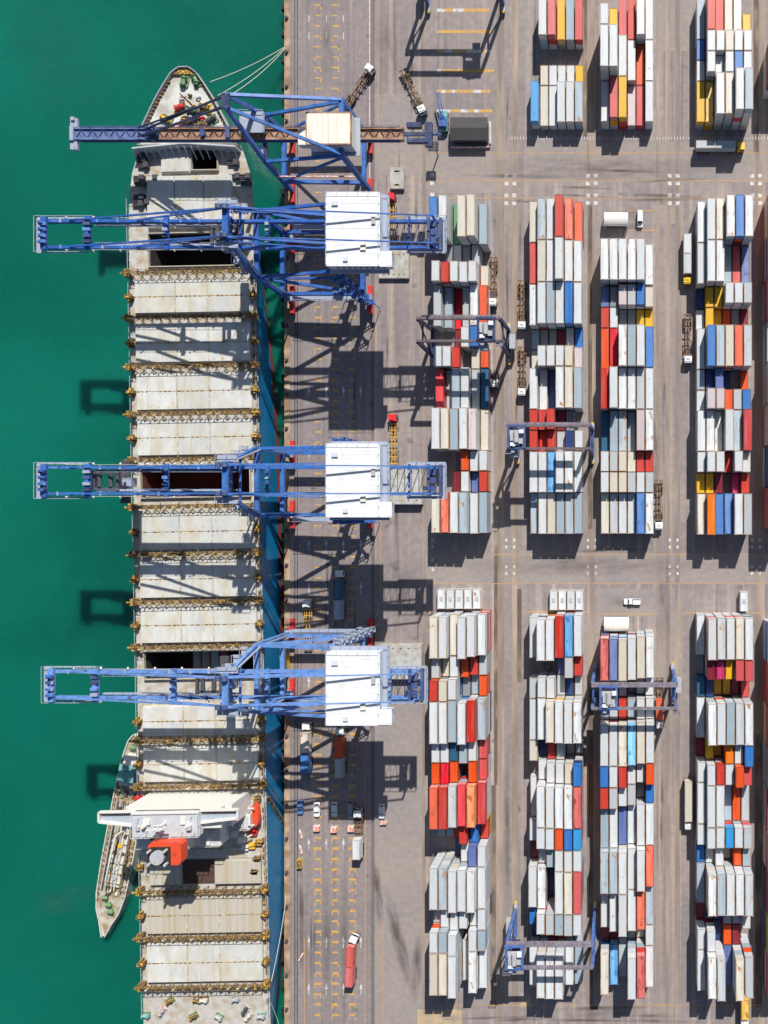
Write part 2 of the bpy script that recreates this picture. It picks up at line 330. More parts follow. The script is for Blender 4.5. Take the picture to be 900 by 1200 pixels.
# ------------------------------------------------------------------ yard containers
PX = 2.70
COLS = dict(A=(-56.7, 2.73), B=(-28.0, 2.68), C=(-6.7, 2.68), D=(22.2, 2.70))
BAYS = [  # column, row, length, centre pixel at tier 3, slots (colour+tier[@px])
 ('A', 'middle', 40, 262, 'B5 W5 g2 C5 C5 L3'), ('A', 'middle', 20, 296, '-- G2 W2 G2 w2 --'), ('A', 'middle', 20, 320, 'W4 R4 W4 W4 W4 C2'),
 ('A', 'middle', 40, 358, 'w3 L2 X1 w2 W3 O3'), ('A', 'middle', 20, 394, '-- -- M1 W3 B3 --'), ('A', 'middle', 20, 417, 'W3 W3 R3 -- C2 O2'),
 ('A', 'middle', 40, 455, 'X2 w1 L3 W3 w2 T2'), ('A', 'middle', 40, 502, 'W4 C4 L4 W4 P4 C2'), ('A', 'middle', 20, 540, '-- -- -- O3 W3 W3'),
 ('A', 'middle', 20, 564, '-- -- M2 W3 V2 R3'), ('A', 'middle', 40, 600, 'C4 O4 W4 L4 W3 L3'),
 ('B', 'middle', 40, 261, 'C3 L4 W4 R5 O4 O3'), ('B', 'middle', 40, 310, 'R3 C4 W4 W5 W4 W4'), ('B', 'middle', 40, 358, 'W3 W4 L4 W4 B4 W4'),
 ('B', 'middle', 20, 394, 'L1 G1 G1 M1 w2 B2'), ('B', 'middle', 20, 418, 'C1 W4 W4 W4 C4 P3'), ('B', 'middle', 40, 454, 'W3 W2 V1 W4 C4 L4'),
 ('B', 'middle', 20, 491, 'R3 R3 R4 M2 G2 --'), ('B', 'middle', 20, 515, 'R3 R2 R3 w2 N3 W2'), ('B', 'middle', 40, 553, 'W3 W3 S3 W4 W4 W3'),
 ('B', 'middle', 40, 601, 'L2 W3 C3 L3 L3 L3'),
 ('C', 'middle', 40, 306.5, 'W4 W4 W4 W4 W4 W2'), ('C', 'middle', 20, 347, 'V2 G2 P3 w3 B3 C2'), ('C', 'middle', 20, 371, 'R2 W2 G1 G1 Y1 Y1'),
 ('C', 'middle', 40, 405, 'O2 X2 W4 L4 W4 B3'), ('C', 'middle', 40, 453, 'R3 W4 W3 W3 w3 W3'), ('C', 'middle', 40, 504, 'T1 L2 L2 w1 P3 W3'),
 ('C', 'middle', 20, 541, 'W3 w3 C3 C2 R2 R2'), ('C', 'middle', 20, 564.5, 'W3 C3 C3 w3 W3 w3'), ('C', 'middle', 40, 601, 'C2 w2 W2 W2 B3 W3'),
 ('D', 'middle', 40, 260, 'W3 W4 C4 W5 B5 W5'), ('D', 'middle', 40, 308, 'W3 W4 W4 L2 R2 V2'), ('D', 'middle', 20, 346, 'N1 Y2 Y2 W4 W4 w4'),
 ('D', 'middle', 20, 371, 'W1 Y2 Y1 O1 G1 M1'), ('D', 'middle', 40, 405, 'W2 B4 L4 C4 O4 w4'), ('D', 'middle', 20, 444, 'L2 N2 V3 N1 -- O1'),
 ('D', 'middle', 20, 468, 'W2 P4 P4 O3 w3 B3'), ('D', 'middle', 40, 504, 'W3 W3 W2 W4 L3 Q4'), ('D', 'middle', 20, 541, 'W3 W4 W4 R2 W4 W3'),
 ('D', 'middle', 20, 566, 'Y2 Y2 M2 -- Z1 R2'), ('D', 'middle', 40, 602, 'C3 A4 B3 B3 W4 w4'),
 ('A', 'lower', 40, 744.8, 'C5 W5 C4 W5 W5 W4'), ('A', 'lower', 20, 783, 'w4 C3 W4 O3 R3 w3'), ('A', 'lower', 20, 806.5, 'R5 C5 W5 G2 L2 O3'),
 ('A', 'lower', 40, 842, 'W5 W5 L5 W5 R5 L4'), ('A', 'lower', 20, 879, 'W4 W4 T4 L4 W4 Q3'), ('A', 'lower', 20, 903, 'O4 X4 O4 -- O4 Q3'),
 ('A', 'lower', 40, 938.5, 'O5 R5 w5 X5 A5 Q4'), ('A', 'lower', 20, 975, 'L1 L1 R2 R4 B3 R2'), ('A', 'lower', 20, 998, '-- -- N1 W3 V4 W4'),
 ('A', 'lower', 40, 1033, 'W5 L5 W5 W5 W5 W4'), ('A', 'lower', 20, 1069.5, 'L3 W4 W4 W4 W3 W4'), ('A', 'lower', 20, 1093.5, 'W5 L5 W5 -- W4 L4'),
 ('A', 'lower', 40, 1130.8, 'C5 C5 W5 w2 W4 W3'),
 ('B', 'lower', 40, 746.8, 'W3 W5 W5 R5 S4 W4'), ('B', 'lower', 20, 783, '-- -- -- V2 w4 R3'), ('B', 'lower', 20, 807, 'w3 W4 W4 w2 N2 w2'),
 ('B', 'lower', 40, 843, 'W3 W4 C5 W5 W5 W5'), ('B', 'lower', 20, 879, 'C3 N2 R3 w3 G1 G1'), ('B', 'lower', 20, 903, '-- W3 W4 W4 C4 B5'),
 ('B', 'lower', 40, 939, 'W2 W5 W5 W5 W5 R5'), ('B', 'lower', 20, 975, 'W3 W5 W5 O5 B5 S5'), ('B', 'lower', 20, 999, 'M2 w3 L4 W5 W5 W5'),
 ('B', 'lower', 40, 1036.6, 'W4@-8 W4@-8 N1 W5 C5 Q5'), ('B', 'lower', 20, 1072.6, 'B3 W5 w5 L5 w5 W5'), ('B', 'lower', 20, 1096, 'N1 G1 M1 R1 -- w2'),
 ('B', 'lower', 40, 1131, 'W3 W5 W5 W5 W3 L2'),
 ('C', 'lower', 40, 771, 'R5 V5 C5 W5 C5 W5'), ('C', 'lower', 20, 808, 'G2 G2 w2 G1 C2 W3'), ('C', 'lower', 20, 832, 'w3 w3 R3 L3 W4@-3 W4@-3'),
 ('C', 'lower', 40, 869, 'W5 W5 C5 c5 C5@-3 W5@-3'), ('C', 'lower', 20, 905, 'B5 W5 R5 W4 W4@-4 O5@-4'), ('C', 'lower', 20, 928.5, 'R5 w5 W4 w4 G2@-4 B4@-5'),
 ('C', 'lower', 40, 965, 'L4 W4 V3 W3 W4@-4 W4@-6'), ('C', 'lower', 40, 1013, 'L5 L5 W5 W4@-4 W5@-5 O4@-6'),
 ('C', 'lower', 40, 1062, 'W3 W4 W5 W4@-4 O4@-5 L3@-6'), ('C', 'lower', 20, 1098, 'M1 M1 -- G1 C1 W3@-4'), ('C', 'lower', 40, 1133, 'C4 S2 w1 W5 R5 W3'),
 ('D', 'lower', 40, 747.8, 'W2 W5 w5 W5 C5 W5'), ('D', 'lower', 20, 784, 'G1 M4 Z4 Y4 Q5 Q5'), ('D', 'lower', 20, 807.5, 'T2 N2 Y1 Y1 M1 Q2'),
 ('D', 'lower', 40, 844.6, 'W2 W5 W5 L5 w5@-3 W5'), ('D', 'lower', 20, 881, 'M1 Y2 Y1 A4 W4 B5'), ('D', 'lower', 20, 905, 'W3 W4 R4 W4 O5 Q4'),
 ('D', 'lower', 40, 941.3, 'W3 W4 W4 L2 O2 w2'), ('D', 'lower', 20, 978, 'W3 W4 W4 S4 W4 w4'), ('D', 'lower', 20, 1002, 'B2 W2 W3 C1 O3 L3'),
 ('D', 'lower', 40, 1039, 'L2 W5 L5 W5 W5 w5'), ('D', 'lower', 20, 1075, 'M1 -- N1 L2 L2 W3'), ('D', 'lower', 20, 1098.5, 'W3 W4 N1 O2 M2 --'),
 ('D', 'lower', 40, 1134, 'W3 W5 w5 V2 C5 w5'),
 ('B', 'upper', 40, 16.5, '-- W3 Q3 Y2 L2 Q2'), ('B', 'upper', 20, 77.5, '-- C1 W1 W1 W1 Y1'), ('B', 'upper', 40, 113, 'S2 C1 W1 W2 W2 L2'),
 ('C', 'upper', 40, 16.5, '-- -- Q2 R2 W3 W2'), ('C', 'upper', 20, 28, 'W5 Y4 -- -- -- --'), ('C', 'upper', 40, 64.4, 'W5 W5 W3 W2 O1 W2'),
 ('C', 'upper', 40, 113, 'W2 Q3 Y3 P1 Q1 W2'),
 ('D', 'upper', 40, 17.3, 'L2 R4 R3 C3 W3 --'), ('D', 'upper', 20, 29.2, '-- -- -- -- -- Y3'), ('D', 'upper', 20, 53, 'B2 W4 W4 C4 W4 W4'), ('D', 'upper', 20, 76.8, 'W2 W4 W3 W4 B4 W4'),
 ('D', 'upper', 40, 112.4, 'Y2 Y2 W4 C4 W5 L5'),
]
CH = 2.6
LEN = {40: 12.19, 20: 6.06}
items = []
bayno = {}
for c, r, ln, py, slots in BAYS:
    k = bayno[(c, r)] = bayno.get((c, r), 0) + 1
    for s, t in enumerate(slots.split()):
        if t == '--': continue
        dy = 0.
        if '@' in t: t, d = t.split('@'); dy = float(d)
        x0, p = COLS[c]
        items.append(dict(c=c, r=r, bay=k, s=s, ln=ln, col=t[0], n=int(t[1]), x=x0 + p * s, y=wy(py + dy, 7.8)))
lanes = {}
for i in items: lanes.setdefault((i['c'], i['s']), []).append(i)
for l in lanes.values():
    l.sort(key=lambda i: -i['y'])
    for _ in range(60):
        for a, b in zip(l, l[1:]):
            need = (LEN[a['ln']] + LEN[b['ln']]) / 2 + .22; gap = a['y'] - b['y']
            if gap < need: d = (need - gap) / 2 + .002; a['y'] += d; b['y'] -= d

def container_mb(mb, L, x=0., y=0., z=0., h=CH - .01, rim=None):
    w = 1.219; l = L / 2; i = .17
    v = []
    def ring(dx, dy, zz): v.extend([(x - dx, y - dy, zz), (x + dx, y - dy, zz), (x + dx, y + dy, zz), (x - dx, y + dy, zz)])
    ring(w - .02, l - .02, z); ring(w - .02, l - .02, z + .14); ring(w - .05, l - .05, z + .18); ring(w - .05, l - .05, z + h - .14); ring(w - .02, l - .02, z + h - .10)
    ring(w - .02, l - .02, z + h - .02); ring(w - i, l - i, z + h - .02); ring(w - i - .02, l - i - .02, z + h - .055)
    fs = [(3, 2, 1, 0)]
    for k in range(7):
        o = 4 * k
        for j in range(4): fs.append((o + j, o + (j + 1) % 4, o + 4 + (j + 1) % 4, o + 4 + j))
    fs.append((28, 29, 30, 31))
    mb.add(v, fs)
    if rim is not None:
        for q in range(1, 5): mb.mi[-1 - q] = rim          # the top rail, chipped to rust
        for q in range(5, 9): mb.mi[-1 - q] = rim
    return mb
def castings(mb, L, h=CH - .01):
    for sx in (-1, 1):
        for sy in (-1, 1):
            for z0 in (0., h - .16):
                mb.box(sx * (1.219 - .17), sx * 1.222, sy * (L / 2 - .18), sy * (L / 2 + .003), z0 - (0 if z0 else -.0), z0 + .163)
    return mb
BODY = {}
def body_mesh(colr, ln):
    if (colr, ln) not in BODY: BODY[(colr, ln)] = castings(container_mb(MB(), LEN[ln], rim=1), LEN[ln]).mesh('shipping_container', [M['c' + colr], M['r' + colr]])
    return BODY[(colr, ln)]
DOOR = {}
def door_mesh(colr, ln):
    if (colr, ln) not in DOOR:
        mb = MB(); yy = LEN[ln] / 2 - .048
        mb.box(-1.10, -.012, yy, yy + .035, .2, CH - .16); mb.box(.012, 1.10, yy, yy + .035, .2, CH - .16); mb.box(-.02, .02, yy, yy + .02, .2, CH - .16)
        mb.m = 1
        for x in (-.85, -.35, .35, .85): mb.box(x - .04, x + .04, yy + .03, yy + .075, .16, CH - .13)
        for z in (.9, 1.25): mb.box(-.9, .9, yy + .03, yy + .06, z, z + .06)
        DOOR[(colr, ln)] = mb.mesh('doors', [M['c' + colr], M['dooredge']])
    return DOOR[(colr, ln)]
def container(x, y, z, colr, ln, label, group, rz=0., doors=True):
    o = bpy.data.objects.new('shipping_container', body_mesh(colr, ln)); col.objects.link(o)
    o.location = (x, y, z); 
    # doors on the end that faces the middle of the yard
    if abs(rz) < .01 and y > 0: rz = math.pi
    o.rotation_euler = (0, 0, rz)
    tag(o, label, 'shipping container', group)
    if doors:
        d = bpy.data.objects.new('doors', door_mesh(colr, ln)); col.objects.link(d); d.parent = o
    return o

ORD = ['first', 'second', 'third', 'fourth', 'fifth', 'sixth', 'seventh', 'eighth', 'ninth', 'tenth', 'eleventh', 'twelfth', 'thirteenth', 'fourteenth']
CNAME = dict(A='first', B='second', C='third', D='fourth')
N_SPECIAL = 27
items.sort(key=lambda i: (-(i['ln'] == 40), -i['n'], i['y']))
single = items[:300 - N_SPECIAL]; rest = items[300 - N_SPECIAL:]
from collections import Counter
cnt_block = Counter((i['c'], i['r'], i['col']) for i in items)
cnt_bay = Counter((i['c'], i['r'], i['bay'], i['col']) for i in items)
for i in single:
    size = 'long' if i['ln'] == 40 else 'short'
    blk = f"{i['r']} block, {CNAME[i['c']]} column"
    if cnt_block[(i['c'], i['r'], i['col'])] == 1: lab = f"the only {nm[i['col']]} container in the {blk} from quay"
    elif cnt_bay[(i['c'], i['r'], i['bay'], i['col'])] == 1:
        lab = f"the only {nm[i['col']]} {size} container in {ORD[i['bay'] - 1]} bay down, {blk}"
    else:
        lab = f"{nm[i['col']]} container {ORD[i['s']]} from quay side in {ORD[i['bay'] - 1]} bay down, {blk}"
    container(i['x'], i['y'], (i['n'] - 1) * CH, i['col'], i['ln'], lab, 'containers stacked in the yard')
# everything lower in the stacks and the smaller tops: one mass
keys = list(cc); mass = MB(); KI = {k: n for n, k in enumerate(keys)}
pool = 'WWWWwwCLRROBNGGMTYPQ'
for i in items:
    top = i['n'] - (1 if i in single else 0)
    for t in range(top):
        k = i['col'] if t == i['n'] - 1 else (random.choice('WWWwwCL') if i['col'] in 'WwCLP' and random.random() < .8 else random.choice(pool))
        mass.m = KI[k]; container_mb(mass, LEN[i['ln']], i['x'], i['y'], t * CH, rim=KI[k] + len(keys))
# the next yard column, of which only the edge comes into the picture
for y0, y1, top in ((20, 60, 5), (70, 160, 4), (240, 625, 5), (725, 1165, 5)):
    Y = wy(y0); e = wy(y1)
    while Y - 12.19 > e:
        n = max(1, top - random.choice((0, 0, 0, 1, 1, 2)))
        for s in range(2):
            for t in range(n):
                mass.m = KI[random.choice(pool)]; container_mb(mass, 12.19, 43.1 + PX * s, Y - 6.1, t * CH)
        Y -= 12.5
ms = mass.build('container_stacks', [M['c' + k] for k in keys] + [M['r' + k] for k in keys])
for k, m in enumerate(ms.data.materials):
    pass
tag(ms, 'lower tiers and short boxes of the container stacks filling the yard', 'container stacks', kind='stuff')
# white boxes standing alone on the ground
SP = 'single white boxes on the ground'
for n, px in enumerate((517, 527.7, 538, 548.3, 558.6)):
    container(wx(px, 2.6), wy(702, 2.6), 0, 'W', 20, f'short white box on the ground, {ORD[n]} from quay in the row of five', SP)
for n, px in enumerate((648.8, 658.9, 669, 679)):
    container(wx(px, 2.6), wy(703.5, 2.6), 0, 'W', 20, f'short white box on the ground, {ORD[n]} from quay in the row of four', SP)
container(wx(872, 2.6), wy(705, 2.6), 0, 'W', 20, 'lone short white box on the ground above the lower block of the fourth column', SP)

for o in [o for o in bpy.data.objects if o.get('group') == SP]:
    MB().box(-.45, .45, -.55, .75, CH - .06, CH + .12).build('roof_vent', M['steel'], o)
# ------------------------------------------------------------------ container ship
TH = 0.01894
CX = -127.0
sr = thing('container_ship', (CX, 0, 0), 'long blue container ship with pale hatch covers moored along the quay', 'ship', rz=TH)
Rinv = Matrix.Rotation(-TH, 3, 'Z')
def S(px, py, z): 
    v = W(px, py, z) - Vector((CX, 0, 0)); v = Rinv @ v; return v
def sy(py, z=10.5): return S(235, py, z).y
def sp(mb, name, mats, parent=None): return mb.build(name, mats, parent or sr)
DK = 10.5; WL = -3.5
tip = sy(79, 13)
HB = [(0, 1.2), (.8, 2.6), (2, 4.0), (5, 6.0), (9, 8.4), (16.5, 12.2), (23.5, 15.6), (29.5, 17.4), (37, 18.4), (46, 18.75), (60, 18.75), (400, 18.75)]
def half(d):
    for (a, u), (b, w) in zip(HB, HB[1:]):
        if d <= b: return u + (w - u) * max(0, d - a) / (b - a)
    return 18.75
stern = sy(1212)
ds = [0, .8, 2, 5, 9, 13, 16.5, 20, 23.5, 26.5, 29.5, 33, 37, 41, 46, 60, 80]; 
dmax = tip - stern
ds += [95, 106, 125, dmax * .5, dmax - 48, dmax - 36, dmax - 24, dmax - 12, dmax]
WH = [(0, .1), (4, .15), (25, 6.), (45, 11.3), (56, 13.7), (76, 16.1), (95, 17.6), (106, 18.2), (125, 18.75), (dmax - 48, 18.75), (dmax - 24, 17.4), (dmax, 14.)]
def wlhalf(d):
    for (p, u), (q, w) in zip(WH, WH[1:]):
        if d <= q: return min(u + (w - u) * (d - p) / (q - p), half(d))
    return 14.
hull = MB()
st = []
for d in ds:
    zt = 13.6 if d < 23 else DK + .05
    h = half(d); w = wlhalf(d)
    zm = -1.2; hm = w + (h - w) * .3
    st.append((tip - d, [(h, zt), (hm + (h - hm) * .45, 4.), (hm, zm), (w, WL - 4)]))
for (ya, A), (yb, B) in zip(st, st[1:]):
    for k in range(3):
        hull.m = 1 if k == 2 else 0
        for s in (-1, 1):
            q = [(s * A[k][0], ya, A[k][1]), (s * B[k][0], yb, B[k][1]), (s * B[k + 1][0], yb, B[k + 1][1]), (s * A[k + 1][0], ya, A[k + 1][1])]
            hull.add(q, [(0, 1, 2, 3) if s < 0 else (3, 2, 1, 0)])
for k in range(3):
    A = st[0][1]; hull.m = 1 if k == 2 else 0
    hull.add([(-A[k][0], tip, A[k][1]), (A[k][0], tip, A[k][1]), (A[k + 1][0], tip, A[k + 1][1]), (-A[k + 1][0], tip, A[k + 1][1])], [(0, 1, 2, 3)])
    A = st[-1][1]
    hull.add([(-A[k][0], stern, A[k][1]), (A[k][0], stern, A[k][1]), (A[k + 1][0], stern, A[k + 1][1]), (-A[k + 1][0], stern, A[k + 1][1])], [(3, 2, 1, 0)])
sp(hull, 'hull', [M['hullblue'], M['hullred']])
# deck with open holds
holds = [(sy(274), sy(312), -12.5, 14.5), (sy(547), sy(582), -16.0, 16.0), (sy(763), sy(794), -16.0, 16.2), (sy(176), sy(200), .6, 8.2)]
cuts = sorted([tip - d for d in ds if d > 22] + [tip - 22] + [h[k] for h in holds for k in (0, 1)], reverse=True)
deck = MB()
for a, b in zip(cuts, cuts[1:]):
    if a - b < .01: continue
    ha, hb = half(tip - a) - .02, half(tip - b) - .02; mid = (a + b) / 2
    hole = [h for h in holds if h[0] > mid > h[1]]
    xs = [(-1, None), (1, None)]
    if hole:
        x0, x1 = hole[0][2], hole[0][3]
        deck.add([(-ha, a, DK), (-hb, b, DK), (x0, b, DK), (x0, a, DK)], [(0, 1, 2, 3)])
        deck.add([(x1, a, DK), (x1, b, DK), (hb, b, DK), (ha, a, DK)], [(0, 1, 2, 3)])
    else: deck.add([(-ha, a, DK), (-hb, b, DK), (hb, b, DK), (ha, a, DK)], [(0, 1, 2, 3)])
sp(deck, 'deck', M['deck'])
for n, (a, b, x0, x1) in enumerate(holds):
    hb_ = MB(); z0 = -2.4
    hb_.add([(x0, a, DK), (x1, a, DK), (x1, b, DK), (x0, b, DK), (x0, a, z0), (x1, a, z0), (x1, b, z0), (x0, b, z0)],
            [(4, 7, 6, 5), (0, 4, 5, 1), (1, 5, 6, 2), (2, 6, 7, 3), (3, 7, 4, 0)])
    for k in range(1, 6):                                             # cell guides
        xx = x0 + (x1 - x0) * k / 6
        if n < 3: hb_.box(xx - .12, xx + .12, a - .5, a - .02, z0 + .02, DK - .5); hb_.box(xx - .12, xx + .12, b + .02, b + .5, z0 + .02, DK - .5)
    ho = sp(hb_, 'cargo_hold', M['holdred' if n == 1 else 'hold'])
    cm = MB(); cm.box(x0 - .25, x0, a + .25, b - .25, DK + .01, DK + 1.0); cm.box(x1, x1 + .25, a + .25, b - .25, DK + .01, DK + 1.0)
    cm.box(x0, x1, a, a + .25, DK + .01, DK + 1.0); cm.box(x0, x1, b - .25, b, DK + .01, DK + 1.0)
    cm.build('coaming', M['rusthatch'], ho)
# forecastle
fo = MB(); fd = [d for d in ds if d <= 23.5]; pts = [(half(d) - .35, tip - d - (.4 if d == 0 else 0)) for d in fd if d < 22] + [(half(22) - .35, tip - 22)]
fo.prism([(-x, y) for x, y in pts] + [(x, y) for x, y in reversed(pts)], DK + .02, 12.6)
sp(fo, 'forecastle_deck', M['foredeck'])
bw = MB()
pl = [(half(d) - .12, tip - d) for d in fd if d < 23]
for (xa, ya), (xb, yb) in zip(pl, pl[1:]):
    for s in (-1, 1): bw.beam((s * xa, ya, 13.2), (s * xb, yb, 13.2), .22, 1.35)
bw.beam((-pl[0][0], tip - .1, 13.2), (pl[0][0], tip - .1, 13.2), .22, 1.35)
sp(bw, 'bulwark', M['steel'])
bt = MB()
for d in range(2, 22):
    for s in (-1, 1):
        if d > 3: bt.box(s * (half(d) - 1.0), s * (half(d) - .35), tip - d - .22, tip - d + .22, 12.6, 13.2)
sp(bt, 'bulwark_stay', M['lash'])['kind'] = 'stuff'  # stays bracing the bulwark from inside, all in one mesh
pk = MB(); pk.prism([(-3.6, tip - 2.0), (-2.3, tip - .75), (-1., tip - .2), (1., tip - .2), (2.3, tip - .75), (3.6, tip - 2.0)], 12.65, 13.3); sp(pk, 'stem_platform', M['lashyel'])
def frame_rect(mb, cx, cy, w, h, ang, z, t=.5, hh=.3):
    c, s = math.cos(ang), math.sin(ang); P4 = [(-w / 2, -h / 2), (w / 2, -h / 2), (w / 2, h / 2), (-w / 2, h / 2)]
    P4 = [(cx + x * c - y * s, cy + x * s + y * c, z) for x, y in P4]
    for a, b in zip(P4, P4[1:] + P4[:1]): mb.beam(a, b, t, hh)
def winch(px, py, z, ang=0., cols=('green', 'yellow'), sc_=1.):
    p = S(px, py, z); mb = MB(); c, s = math.cos(ang), math.sin(ang)
    def q(x, y, zz): return (p.x + (x * c - y * s) * sc_, p.y + (x * s + y * c) * sc_, z + zz)
    mb.beam(q(-1.6, -1.1, .15), q(1.6, -1.1, .15), .35 * sc_, .3); mb.beam(q(-1.6, 1.1, .15), q(1.6, 1.1, .15), .35 * sc_, .3)
    mb.beam(q(-1.5, -1.2, .15), q(-1.5, 1.2, .15), .35 * sc_, .3); mb.beam(q(1.5, -1.2, .15), q(1.5, 1.2, .15), .35 * sc_, .3)
    w = sp(mb, 'winch', M[cols[0]])
    d = MB(); d.tube(q(-1.2, 0, .8), q(.6, 0, .8), .6 * sc_, 10); d.tube(q(-1.35, 0, .8), q(-1.2, 0, .8), .9 * sc_, 10); d.tube(q(.6, 0, .8), q(.75, 0, .8), .9 * sc_, 10)
    d.box(q(.9, 0, 0)[0] - .3, q(.9, 0, 0)[0] + .4, q(.9, 0, 0)[1] - .4, q(.9, 0, 0)[1] + .4, z + .1, z + 1.3)
    d.build('drum', M[cols[1]], w)
winch(217, 96, 12.6, 1.35, ('green', 'green')); winch(231, 96, 12.6, -1.2, ('green', 'green'))
for px, py, a, cs in ((212, 127, .3, ('lashyel', 'red')), (241, 127, -.2, ('yellow', 'lash')), (226, 131, 0, ('darksteel', 'green')), (231, 141, .4, ('steel', 'darksteel')),
                      (220, 144, .1, ('darksteel', 'lash')), (249, 141, .5, ('green', 'darksteel')), (196, 141, -.5, ('green', 'yellow')), (240, 147, 0, ('green', 'lash'))):
    winch(px, py, 12.6, a, cs)
for px, py, c in ((206, 133, 'yellow'), (216, 138, 'lashyel'), (233, 133, 'darksteel'), (238, 139, 'cabred'), (246, 133, 'yellow'), (222, 137, 'steel'), (229, 147, 'lash'), (212, 146, 'cabred'), (204, 149, 'lashyel'), (237, 151, 'darksteel'), (251, 149, 'green'), (224, 151, 'green'), (213, 118, 'steel'), (233, 116, 'steel'), (223, 112, 'lash'), (218, 127, 'darksteel'), (229, 125, 'lashyel')):
    g = MB(); p = S(px + random.uniform(-1, 1), py, 12.6); w_ = random.uniform(.35, .8); g.tube((p.x - w_, p.y, 13.0), (p.x + w_, p.y + random.uniform(-.4, .4), 13.0), random.uniform(.25, .45), 8); g.box(p.x - w_ * .5, p.x + w_ * .5, p.y - .6, p.y + .2, 12.6, 13.0); sp(g, 'mooring_gear', M[c])
fm = MB(); a = S(226, 124, 12.6); fm.tube(a, a + Vector((0, 0, 7)), .3, 8, .15); fm.beam(a + Vector((-1.2, 0, 5)), a + Vector((1.2, 0, 5)), .2); sp(fm, 'foremast', M['lashyel'])
bk = MB(); ya = tip - 22.4; bk.prism([(-15., ya - 1.2), (-1, ya), (1, ya), (15., ya - 1.2), (15, ya - 1.6), (1, ya - .45), (-1, ya - .45), (-15, ya - 1.6)], DK + .01, 14.4)
for x in range(-14, 15, 2): bk.beam((x, ya - 1.0, 14.0), (x, ya - 3.4, DK + .2), .15, .5)
sp(bk, 'breakwater', M['shipgrey'])
# dark mooring/vent gear on the bow side decks
for px, py in ((166, 181), (168, 188), (170, 195), (165, 210), (167, 216), (165, 232), (164, 240), (181, 210), (277, 208), (289, 208), (290, 215), (275, 192), (172, 238)):
    g = MB(); p = S(px, py, DK); 
    for k in range(3): g.beam((p.x - 1.8, p.y + k * .55 - .5, DK + .5), (p.x + 1.6, p.y + k * .55 - .6, DK + .6), .28, .7)
    g.box(p.x + .2, p.x + 1.5, p.y - .7, p.y + .8, DK + .01, DK + 1.5)
    sp(g, 'deck_gear', M['darksteel'])
# hatch covers and lashing bridges
BR = [318.5, 371, 428.5, 484, 538, 593, 648.5, 704.5, 757.5, 867, 921, 1044, 1098, 1156]
rusty = (9, 10, 11, 12)
def cover(y0, y1, x0, x1, m='hatch', z=11.7):
    g = MB(); g.box(x0, x1, y1, y0, DK + .02, z - .25)
    i = .18; g.box(x0 + i, x1 - i, y1 + i, y0 - i, z - .25, z)
    for k in range(int((x1 - x0) // 2.6)):
        x = x0 + 1.6 + k * 2.6
        for yy in (y1 + .9, y0 - .9): g.box(x - .13, x + .13, yy - .13, yy + .13, z, z + .12)
        if abs(y0 - y1) > 10:
            ym_ = (y0 + y1) / 2
            for d in (-.55, .55): g.box(x - .12, x + .12, ym_ + d - .12, ym_ + d + .12, z, z + .12)
    o = sp(g, 'hatch_cover', M[m]); return o
def bay(pa, pb, m='hatch'):
    ya, yb = sy(pa, 11.7), sy(pb, 11.7)
    for x0, x1 in ((-16.7, -4.8), (-4.72, 4.75), (4.83, 17.2)): cover(ya, yb, x0, x1, m)
    g = MB(); ym_ = (ya + yb) / 2                                    # mid-bay row of cones and side posts
    for k in range(26):
        if random.random() < .62:
            x = -16.4 + k * 1.33; w = random.uniform(.3, 1.1); g.box(x, x + w, ym_ - .14, ym_ + .14, 11.68, 11.82)
    g.box(-16.6, 17.1, ym_ - .045, ym_ + .045, 11.66, 11.76)
    for s in (-1, 1): g.box(s * 17.3, s * 19.2, ym_ - .45, ym_ + .45, DK + .01, 12.6); g.box(s * 18.0, s * 18.6, ym_ - 1.2, ym_ + 1.2, DK + .01, 12.2)
    sp(g, 'cone_rail', M['lashyel'])
    g = MB()
    for x in (-4.76, 4.79): g.box(x - .16, x + .16, yb + .2, ya - .2, 11.69, 11.75)
    g.box(-4.76, 4.79, ym_ - .1, ym_ + .1, 11.67, 11.73)
    sp(g, 'panel_seam', M['seam'])
for a, b, m in ((327, 366, 'hatch'), (378, 424, 'hatch'), (436, 479.5, 'hatch'), (491, 533, 'hatch'), (601, 644, 'hatch'), (656, 700, 'hatch'), (711, 753, 'hatch'),
                (827, 862, 'hatch'), (874, 916, 'hatch'), (1051, 1094, 'rusthatch'), (1105, 1151, 'hatch'), (1011, 1036, 'rusthatch')):
    if a != 1011: bay(a, b, m)
g0 = sy(205, 11.7); g1 = sy(266, 11.7)
for k, (x0, x1) in enumerate(((-12.5, -4.4), (-4.3, 4.2), (4.3, 12.5))): cover(g0, g1, x0, x1, 'hatch')
cover(sy(174, 11.7), sy(201, 11.7), -8.2, .2, 'hatch')
